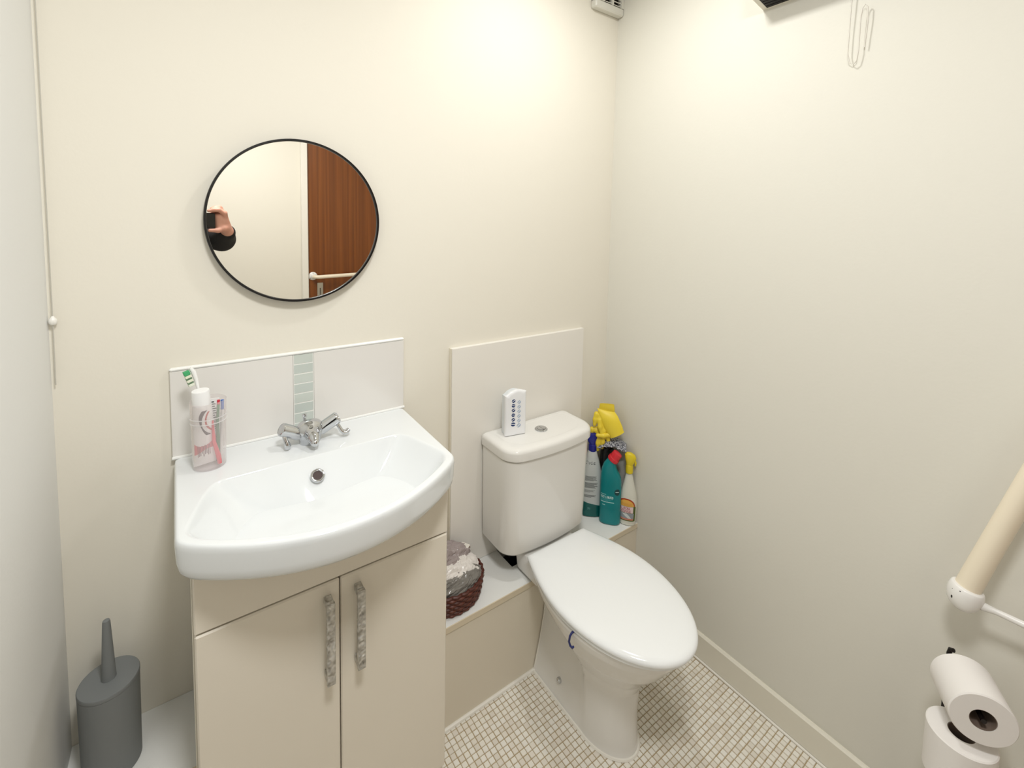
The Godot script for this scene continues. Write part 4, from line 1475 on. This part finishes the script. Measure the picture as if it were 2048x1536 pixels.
# ------------------------------------------------------------------ right-hand edge
func right_side() -> void:
	# toilet roll stand
	var t := thing("roll_stand", "black wire toilet roll stand by the right wall", "roll holder", Vector3(1.545, 0, 1.062))
	var black := mat(rgb(24, 18, 18), 0.4, 0.3)
	var axis := Vector3(-0.877, 0.0, 0.480)
	var near := Vector3(1.452, 0.516, 1.130)
	var far := near - axis * 0.093
	var o := Vector3(1.545, 0, 1.062)
	var s := Shape.new()
	s.lathe([[0.060, 0.0], [0.061, 0.003], [0.058, 0.006], [0.010, 0.008]], 40, Transform3D(Basis(), Vector3(-0.025, 0.0, 0.02)))
	part("base", s, black, t)
	var p := Shape.new()
	p.tube([Vector3(0, 0.006, 0), Vector3(0, 0.30, 0), Vector3(0, 0.545, 0), Vector3(0.0, 0.556, 0.002), Vector3(-0.003, 0.559, 0.007)], 0.0042, 10)
	part("pole", p, black, t)
	var arm := Shape.new()
	arm.tube([Vector3(0, 0.516, 0), far - axis * 0.012 - o, near + axis * 0.002 - o], 0.0045, 10)
	part("arm", arm, black, t)
	toilet_roll("white toilet roll on the horizontal arm of the black stand", (near + far) / 2, axis, 0.051, 0.093)
	toilet_roll("spare white toilet roll standing upright below the other roll", Vector3(1.479, 0.443 - 0.05, 1.100), Vector3.UP, 0.053, 0.10)
	var foot := Shape.new()
	foot.tube([Vector3(1.479, 0.008, 1.100) - o, Vector3(1.479, 0.3425, 1.100) - o], 0.022, 20)
	part("spare_post", foot, black, t)
	# grab rail
	var g := thing("grab_rail", "cream grab rail with a white domed end at the right edge", "grab rail", Vector3(1.5483, 0.687, 1.0765))
	var cream := mat(rgb(243, 231, 208), 0.3)
	var white := mat(rgb(240, 238, 234), 0.2)
	var rail := Shape.new()
	rail.tube([Vector3(0.0, 0.008, 0.0), Vector3(0.012, 0.13, 0.031), Vector3(0.022, 0.32, 0.080), Vector3(0.030, 0.50, 0.13)], [0.0205, 0.0195, 0.0185, 0.018], 28)
	part("tube", rail, cream, g, 60.0)
	var d := (Vector3(0.012, 0.13, 0.022)).normalized()
	var u := d.cross(Vector3.RIGHT).normalized()
	var dome := Shape.new()
	var prof := []
	for q in [[0.0232, 0.020], [0.0262, 0.017], [0.0280, 0.009], [0.0283, 0.0], [0.0270, -0.010], [0.0240, -0.019], [0.0190, -0.026], [0.0120, -0.031], [0.0030, -0.033]]:
		prof.append(q)
	dome.lathe(prof, 36, Transform3D(Basis(u, d, u.cross(d)), Vector3(-0.002, 0.002, 0.0)))
	var cap := part("end_cap", dome, white, g, 50.0)
	for q in [[-0.0215, 0.012, -0.0150], [-0.0255, 0.016, -0.0035], [-0.0245, -0.002, -0.0150]]:
		var hsh := Shape.new()
		var c := Vector3(q[0], q[1], q[2])
		hsh.blend([[c - Vector3(0, 0.0014, 0), c + Vector3(0, 0.0014, 0), 0.0020, 0.0020]], 0.0006, 0.0003)
		part("screw_hole", hsh, mat(rgb(30, 24, 22), 0.6), cap)
	var rod := Shape.new()
	rod.tube([Vector3(0.0, -0.006, 0.024), Vector3(0.004, -0.006, 0.045), Vector3(0.010, -0.008, 0.11), Vector3(0.016, -0.010, 0.22)], [0.0090, 0.0060, 0.0068, 0.007], 14)
	part("arm", rod, white, g, 60.0)
	var mount := Shape.new()
	mount.lathe([[0.036, 0.0], [0.036, 0.006], [0.028, 0.014], [0.020, 0.045]], 32, Transform3D(Basis(Vector3.UP, Vector3.LEFT, Vector3.BACK), Vector3(W - 1.5483, 0.50, 0.13)))
	part("wall_rose", mount, white, g, 40.0)
	var m2 := Shape.new()
	m2.lathe([[0.026, 0.0], [0.026, 0.005], [0.012, 0.012], [0.006, 0.055]], 28, Transform3D(Basis(Vector3.UP, Vector3.LEFT, Vector3.BACK), Vector3(W - 1.5483, -0.010, 0.22)))
	part("wall_rose", m2, white, g, 40.0)
	# rail on the brown door
	var r2 := thing("grab_rail", "cream bar with a round white rose across the brown door in the mirror", "grab rail", Vector3(0.932, 1.063, DEPTH - 0.005))
	var rs := Shape.new()
	rs.lathe([[0.0275, 0.0], [0.0275, 0.004], [0.022, 0.009], [0.013, 0.012], [0.012, 0.030]], 36, Transform3D(Basis(Vector3.RIGHT, Vector3.FORWARD, Vector3.UP), Vector3(0, 0, -0.0005)))
	var rose := part("wall_rose", rs, white, r2)
	var br := Shape.new()
	br.tube([Vector3(0.0, 0.0, -0.025), Vector3(0.008, -0.003, -0.038), Vector3(0.03, -0.004, -0.045), Vector3(0.25, 0.002, -0.048), Vector3(0.46, 0.004, -0.045), Vector3(0.50, 0.0, -0.030)], [0.011, 0.0125, 0.0125, 0.0125, 0.0125, 0.011], 18)
	part("bar", br, cream, r2, 60.0)
	var rs2 := Shape.new()
	rs2.lathe([[0.0275, 0.0], [0.0275, 0.004], [0.022, 0.009], [0.013, 0.012], [0.012, 0.030]], 36, Transform3D(Basis(Vector3.RIGHT, Vector3.FORWARD, Vector3.UP), Vector3(0.50, 0, -0.0005)))
	part("wall_rose", rs2, white, r2)
	for q in [Vector3(0.0, 0.019, -0.0095), Vector3(0.015, -0.013, -0.0095), Vector3(-0.015, -0.013, -0.0095)]:
		var h := Shape.new()
		h.lathe([[0.003, 0.0], [0.003, 0.001]], 12, Transform3D(Basis(Vector3.RIGHT, Vector3.FORWARD, Vector3.UP), q))
		part("screw", h, mat(rgb(40, 36, 34), 0.4, 0.5), rose)

func toilet_roll(label: String, c: Vector3, axis: Vector3, r: float, length: float) -> void:
	var t := thing("toilet_roll", label, "toilet roll", c, 0.0, "rolls on the black stand")
	var a := axis.normalized()
	var u := a.cross(Vector3.UP if absf(a.y) < 0.9 else Vector3.RIGHT).normalized()
	var xf := Transform3D(Basis(u, a, u.cross(a)), Vector3.ZERO)
	var s := Shape.new()
	var h := length / 2
	var ro := 0.0205
	var prof := [[ro, -h], [r - 0.002, -h], [r, -h + 0.002], [r, h - 0.002], [r - 0.002, h], [ro, h]]
	var rings := []
	for q in prof:
		var ring := PackedVector3Array()
		for j in 64:
			var an := TAU * j / 64.0
			ring.append(xf * Vector3(q[0] * cos(an), q[1], q[0] * sin(an)))
		rings.append(ring)
	s.loft(rings, false, false, true)
	var m := plaster(rgb(240, 236, 232), 0.9)
	part("paper", s, m, t, 35.0)
	var k := Shape.new()
	var kr := []
	for q in [[0.0202, -h + 0.001], [0.0202, h - 0.001], [0.0192, h - 0.001], [0.0192, -h + 0.001]]:
		var ring := PackedVector3Array()
		for j in 40:
			var an := TAU * j / 40.0
			ring.append(xf * Vector3(q[0] * cos(an), q[1], q[0] * sin(an)))
		kr.append(ring)
	k.loft(kr, false, false, true)
	part("card_tube", k, mat(rgb(120, 104, 92), 0.85), t, 35.0)

# ------------------------------------------------------------------ high up
func high_fittings() -> void:
	# vent in the corner
	var v := thing("air_vent", "white louvred air vent cover high in the wall corner", "vent", Vector3(1.543, 2.2369, 0.0))
	var wm := mat(rgb(226, 224, 214), 0.4)
	var s := Shape.new()
	s.box(Vector3(-0.052, 0.080, 0.0138), Vector3(0.044, 0.104, 0.0276))
	s.box(Vector3(0.068, 0.080, 0.0138), Vector3(0.012, 0.104, 0.0276))
	s.box(Vector3(0, 0.014, 0.014), Vector3(0.148, 0.028, 0.028), 0.004)
	s.box(Vector3(0, 0.141, 0.014), Vector3(0.148, 0.018, 0.028), 0.004)
	s.box(Vector3(0.016, 0.08, 0.0165), Vector3(0.008, 0.104, 0.020))
	part("frame", s, wm, v)
	part("back", boxed(Vector3(0.018, 0.08, 0.004), Vector3(0.094, 0.13, 0.006)), mat(rgb(40, 36, 26), 0.7), v)
	for k in 8:
		var l := Shape.new()
		l.box(Vector3.ZERO, Vector3(0.094, 0.003, 0.016), 0.0008, Transform3D(Basis(Vector3.RIGHT, 0.5), Vector3(0.017, 0.036 + k * 0.0125, 0.017)))
		part("louvre", l, wm, v)
	# wall heater
	var h := thing("wall_heater", "white framed wall heater with a black grille high on the right wall", "heater", Vector3(W, 2.0755, 0.55))
	var L := 0.42
	var body := Shape.new()
	var outline := [Vector2(0.0, 0.0), Vector2(0.100, 0.020), Vector2(0.106, 0.028), Vector2(0.106, 0.155), Vector2(0.098, 0.165), Vector2(0.0, 0.165)]
	var r0 := PackedVector3Array()
	var r1 := PackedVector3Array()
	for q in outline:
		r0.append(Vector3(-q.x, q.y, 0.0))
		r1.append(Vector3(-q.x, q.y, L))
	body.loft([r0, r1])
	part("casing", body, mat(rgb(232, 228, 214), 0.35), h, 20.0)
	var along := Vector3(-0.100, 0.020, 0).normalized()
	var out := Vector3(-0.020, -0.100, 0).normalized()
	var gxf := Transform3D(Basis(along, Vector3.BACK, out), Vector3(-0.050, 0.010, L / 2))
	var gs := Shape.new()
	gs.box(Vector3(0, 0, 0.000), Vector3(0.088, L - 0.028, 0.003), 0.0, gxf)
	var grille := part("grille", gs, mat(rgb(14, 13, 13), 0.6), h)
	for k in 7:
		var bar := Shape.new()
		bar.box(Vector3(-0.036 + k * 0.012, 0, 0.0018), Vector3(0.0016, L - 0.030, 0.002), 0.0, gxf)
		part("grille_bar", bar, mat(rgb(26, 24, 22), 0.5), grille)
	# heater pull cord, looped
	var c := thing("pull_cord", "white looped pull cord hanging below the wall heater", "cord", Vector3(W - 0.012, 2.08, 0.785))
	var cs := Shape.new()
	cs.tube([Vector3(0, 0.02, -0.008), Vector3(0, -0.06, -0.012), Vector3(0.002, -0.14, -0.013), Vector3(0.002, -0.190, -0.013), Vector3(0.002, -0.214, -0.008), Vector3(0.002, -0.221, 0.0), Vector3(0.001, -0.214, 0.007), Vector3(0, -0.19, 0.010), Vector3(-0.001, -0.11, 0.010), Vector3(-0.002, -0.090, 0.013), Vector3(-0.002, -0.083, 0.018), Vector3(0.0, -0.090, 0.023), Vector3(0.002, -0.12, 0.0245), Vector3(0.003, -0.185, 0.021)], 0.0013, 8)
	part("cord", cs, mat(rgb(224, 220, 210), 0.6), c, 70.0)
	# light pull in the left corner
	var lp := thing("light_pull", "thin white light pull cord with a bead in the left corner", "light pull", Vector3(0.008, 1.2347, 0.010))
	var bs := Shape.new()
	bs.lathe([[0.001, -0.0085], [0.004, -0.0075], [0.0062, -0.004], [0.0068, 0.0], [0.0058, 0.004], [0.0030, 0.0075], [0.0016, 0.010]], 20)
	part("bead", bs, mat(rgb(244, 242, 236), 0.3), lp)
	var k1 := Shape.new()
	k1.tube([Vector3(0, 0.008, 0), Vector3(0, TOP - 1.2347, 0)], 0.0010, 8)
	part("cord", k1, mat(rgb(196, 192, 182), 0.6), lp)
	var k3 := Shape.new()
	k3.tube([Vector3(0, -0.008, 0), Vector3(-0.001, -0.13, -0.001)], 0.0011, 8)
	part("cord_tail", k3, mat(rgb(196, 192, 182), 0.6), lp)

# ------------------------------------------------------------------ photographer, seen in the mirror
func photographer() -> void:
	var R := Vector3(0.951, 0.0, 0.309)
	var F := Vector3(0.309, 0.0, -0.951)
	var U := Vector3.UP
	var pc := EYE + R * 0.058 - U * 0.016 - F * 0.014     # centre of the phone
	var ph := thing("phone", "black phone held up by a hand, seen at the mirror's left edge", "phone", pc)
	var xf := Transform3D(Basis(R, U, -F), Vector3.ZERO)
	var s := Shape.new()
	s.box(Vector3.ZERO, Vector3(0.147, 0.0715, 0.008), 0.003, xf)
	var shell := part("body", s, mat(rgb(6, 6, 7), 0.25), ph)
	var cam := Shape.new()
	cam.box(Vector3(-0.055, 0.016, -0.0048), Vector3(0.030, 0.030, 0.0016), 0.0008, xf)
	part("camera_bump", cam, mat(rgb(20, 20, 22), 0.2), shell)
	var scr := Shape.new()
	scr.box(Vector3(0, 0, 0.0042), Vector3(0.139, 0.064, 0.0006), 0.0, xf)
	part("screen", scr, mat(rgb(30, 32, 36), 0.1), ph)
	var P := func(r: float, u: float, f: float) -> Vector3: return pc + R * r + U * u + F * f
	# joints
	var wrist: Vector3 = P.call(0.140, -0.050, -0.042)
	var elbow := Vector3(0.382, 1.337, 1.500)
	var sh_r := Vector3(0.085, 1.395, 1.690)
	var sh_l := Vector3(-0.225, 1.395, 1.475)
	var chest := Vector3(-0.07, 1.25, 1.585)
	var pelvis := Vector3(-0.075, 0.93, 1.60)
	var neck := Vector3(-0.06, 1.47, 1.575)
	var head := Vector3(-0.035, 1.60, 1.545)
	var hip_r := Vector3(0.005, 0.90, 1.655)
	var hip_l := Vector3(-0.155, 0.90, 1.545)
	var kn_r := Vector3(0.02, 0.49, 1.640)
	var kn_l := Vector3(-0.16, 0.49, 1.530)
	var an_r := Vector3(0.01, 0.09, 1.675)
	var an_l := Vector3(-0.17, 0.09, 1.560)
	var el_l := Vector3(-0.30, 1.11, 1.50)
	var wr_l := Vector3(-0.18, 1.02, 1.36)
	var t := thing("person", "person in a black jacket holding up a phone, mirrored beside the door", "person", Vector3(-0.07, 0, 1.6))
	var o := Vector3(-0.07, 0, 1.6)
	var L := func(b: Array) -> Array:
		var out := []
		for q in b:
			out.append([q[0] - o, q[1] - o, q[2], q[3]])
		return out
	var skin := mat(rgb(206, 152, 132), 0.5)
	skin.subsurf_scatter_enabled = true
	skin.subsurf_scatter_strength = 0.1
	var body := Shape.new()
	body.blend(L.call([[chest, pelvis, 0.12, 0.11], [sh_r, sh_l, 0.05, 0.05], [chest, neck, 0.08, 0.055], [neck, head, 0.055, 0.06],
		[sh_r, elbow, 0.042, 0.034], [elbow, wrist, 0.034, 0.026], [sh_l, el_l, 0.042, 0.034], [el_l, wr_l, 0.034, 0.026],
		[hip_r, kn_r, 0.07, 0.05], [kn_r, an_r, 0.05, 0.034], [hip_l, kn_l, 0.07, 0.05], [kn_l, an_l, 0.05, 0.034]]), 0.013, 0.010)
	# head on a finer grid
	var hf := (Vector3(EYE.x, 1.53, EYE.z) - head).normalized()
	var hr := hf.cross(Vector3.UP).normalized()
	body.blend(L.call([[head + Vector3(0, 0.045, 0) - hf * 0.01, head + Vector3(0, 0.02, 0) - hf * 0.005, 0.078, 0.078], [head + Vector3(0, 0.01, 0), head + Vector3(0, -0.075, 0) + hf * 0.045, 0.068, 0.034],
		[head + hf * 0.076 + Vector3(0, 0.012, 0), head + hf * 0.094 + Vector3(0, -0.022, 0), 0.009, 0.013], [head + hf * 0.075 + hr * 0.018 + Vector3(0, -0.052, 0), head + hf * 0.075 - hr * 0.018 + Vector3(0, -0.052, 0), 0.009, 0.009],
		[head + hr * 0.076 + Vector3(0, 0.02, 0), head + hr * 0.076 + Vector3(0, -0.025, 0), 0.011, 0.009], [head - hr * 0.076 + Vector3(0, 0.02, 0), head - hr * 0.076 + Vector3(0, -0.025, 0), 0.011, 0.009],
		[neck, head + Vector3(0, -0.04, 0), 0.055, 0.052]]), 0.006, 0.006)
	# right hand closed round the end of the phone
	var kn := [P.call(0.112, 0.036, 0.004), P.call(0.116, 0.036, -0.014), P.call(0.113, 0.030, -0.033), P.call(0.108, 0.020, -0.049)]
	var mid := [P.call(0.086, 0.050, 0.009), P.call(0.098, 0.062, -0.010), P.call(0.096, 0.056, -0.030), P.call(0.088, 0.040, -0.043)]
	var tips := [P.call(0.046, 0.0455, 0.004), P.call(0.064, 0.0560, -0.010), P.call(0.074, 0.050, -0.024), P.call(0.068, 0.034, -0.030)]
	var hb := []
	for i in 4:
		var rr: float = [0.0092, 0.0094, 0.0090, 0.0080][i]
		hb.append([wrist + (kn[i] - wrist) * 0.25, kn[i], 0.016, 0.0118])
		hb.append([kn[i], mid[i], rr + 0.001, rr])
		hb.append([mid[i], (mid[i] + tips[i]) / 2 + U * 0.002, rr, rr - 0.0006])
		hb.append([(mid[i] + tips[i]) / 2 + U * 0.002, tips[i], rr - 0.0006, rr - 0.0018])
	hb.append([wrist, P.call(0.112, -0.004, -0.020), 0.026, 0.026])
	hb.append([P.call(0.118, -0.034, -0.022), P.call(0.096, 0.014, -0.018), 0.024, 0.020])
	hb.append([P.call(0.096, -0.026, -0.014), P.call(0.090, 0.018, -0.016), 0.018, 0.016])
	hb.append([wrist, P.call(0.112, -0.036, -0.006), 0.022, 0.0165])
	hb.append([P.call(0.112, -0.036, -0.006), P.call(0.084, -0.0455, 0.001), 0.0145, 0.0105])
	hb.append([P.call(0.084, -0.0455, 0.001), P.call(0.050, -0.0450, 0.000), 0.0105, 0.0082])
	hb.append([wrist, wrist.lerp(elbow, 0.25), 0.026, 0.028])
	body.blend(L.call(hb), 0.0036, 0.003)
	# left hand, relaxed
	var ld := (wr_l - el_l).normalized()
	var ls := ld.cross(Vector3.UP).normalized()
	var lb := [[wr_l, wr_l + ld * 0.07, 0.026, 0.028]]
	for i in 4:
		var b0 := wr_l + ld * 0.085 + ls * (-0.028 + i * 0.019)
		lb.append([wr_l + ld * 0.03 + ls * (-0.02 + i * 0.013), b0, 0.015, 0.0115])
		lb.append([b0, b0 + ld * 0.030 - U * 0.014, 0.0098, 0.009])
		lb.append([b0 + ld * 0.030 - U * 0.014, b0 + ld * 0.040 - U * 0.038, 0.009, 0.0075])
	lb.append([wr_l + ld * 0.02, wr_l + ld * 0.05 + ls * 0.045, 0.018, 0.012])
	lb.append([wr_l + ld * 0.05 + ls * 0.045, wr_l + ld * 0.085 + ls * 0.052 - U * 0.01, 0.0115, 0.009])
	body.blend(L.call(lb), 0.005, 0.004)
	part("body", body, skin, t, 80.0)
	var black := mat(rgb(22, 21, 23), 0.85)
	var jacket := Shape.new()
	jacket.blend(L.call([[chest, pelvis, 0.158, 0.145], [sh_r, sh_l, 0.075, 0.075], [chest, neck - Vector3(0, 0.04, 0), 0.12, 0.072],
		[sh_r, elbow, 0.066, 0.056], [elbow, wrist.lerp(elbow, 0.16), 0.056, 0.041], [sh_l, el_l, 0.064, 0.054], [el_l, wr_l.lerp(el_l, 0.1), 0.052, 0.042],
		[sh_r.lerp(chest, 0.3), sh_l.lerp(chest, 0.3), 0.10, 0.10]]), 0.011, 0.010)
	part("jacket", jacket, black, t, 80.0)
	var cuff := Shape.new()
	cuff.tube([wrist.lerp(elbow, 0.05) - o, wrist.lerp(elbow, 0.14) - o], [0.0325, 0.035], 20)
	part("shirt_cuff", cuff, mat(rgb(226, 190, 190), 0.8), t)
	var tr := Shape.new()
	tr.blend(L.call([[hip_r, hip_l, 0.13, 0.13], [hip_r, kn_r, 0.092, 0.070], [kn_r, an_r + Vector3(0, 0.02, 0), 0.070, 0.056], [hip_l, kn_l, 0.092, 0.070], [kn_l, an_l + Vector3(0, 0.02, 0), 0.070, 0.056]]), 0.014, 0.010)
	part("trousers", tr, mat(rgb(34, 36, 44), 0.85), t, 80.0)
	for an in [an_r, an_l]:
		var shoe := Shape.new()
		shoe.blend(L.call([[an + Vector3(0, -0.03, 0) - F * 0.03, an + Vector3(0, -0.048, 0) + F * 0.10, 0.042, 0.036], [an + Vector3(0, -0.05, 0) + F * 0.10, an + Vector3(0, -0.052, 0) + F * 0.15, 0.037, 0.033], [an, an + Vector3(0, -0.03, 0), 0.045, 0.042]]), 0.01, 0.008)
		part("shoe", shoe, mat(rgb(28, 26, 26), 0.5), t, 80.0)
	var hair := Shape.new()
	hair.blend(L.call([[head + Vector3(0, 0.055, 0) - hf * 0.014, head + Vector3(0, 0.052, 0) - hf * 0.03, 0.084, 0.080], [head - hf * 0.03 + Vector3(0, 0.03, 0), head - hf * 0.035 + Vector3(0, -0.03, 0), 0.076, 0.06]]), 0.007, 0.006)
	part("hair", hair, mat(rgb(58, 44, 36), 0.7), t, 80.0)
	for sx in [-1.0, 1.0]:
		var eye := Shape.new()
		var ec: Vector3 = head + hf * 0.064 + hr * 0.030 * sx + Vector3(0, 0.012, 0)
		eye.blend(L.call([[ec, ec + hf * 0.001, 0.0105, 0.0105]]), 0.003, 0.001)
		part("eye", eye, mat(rgb(236, 234, 230), 0.2), t, 80.0)
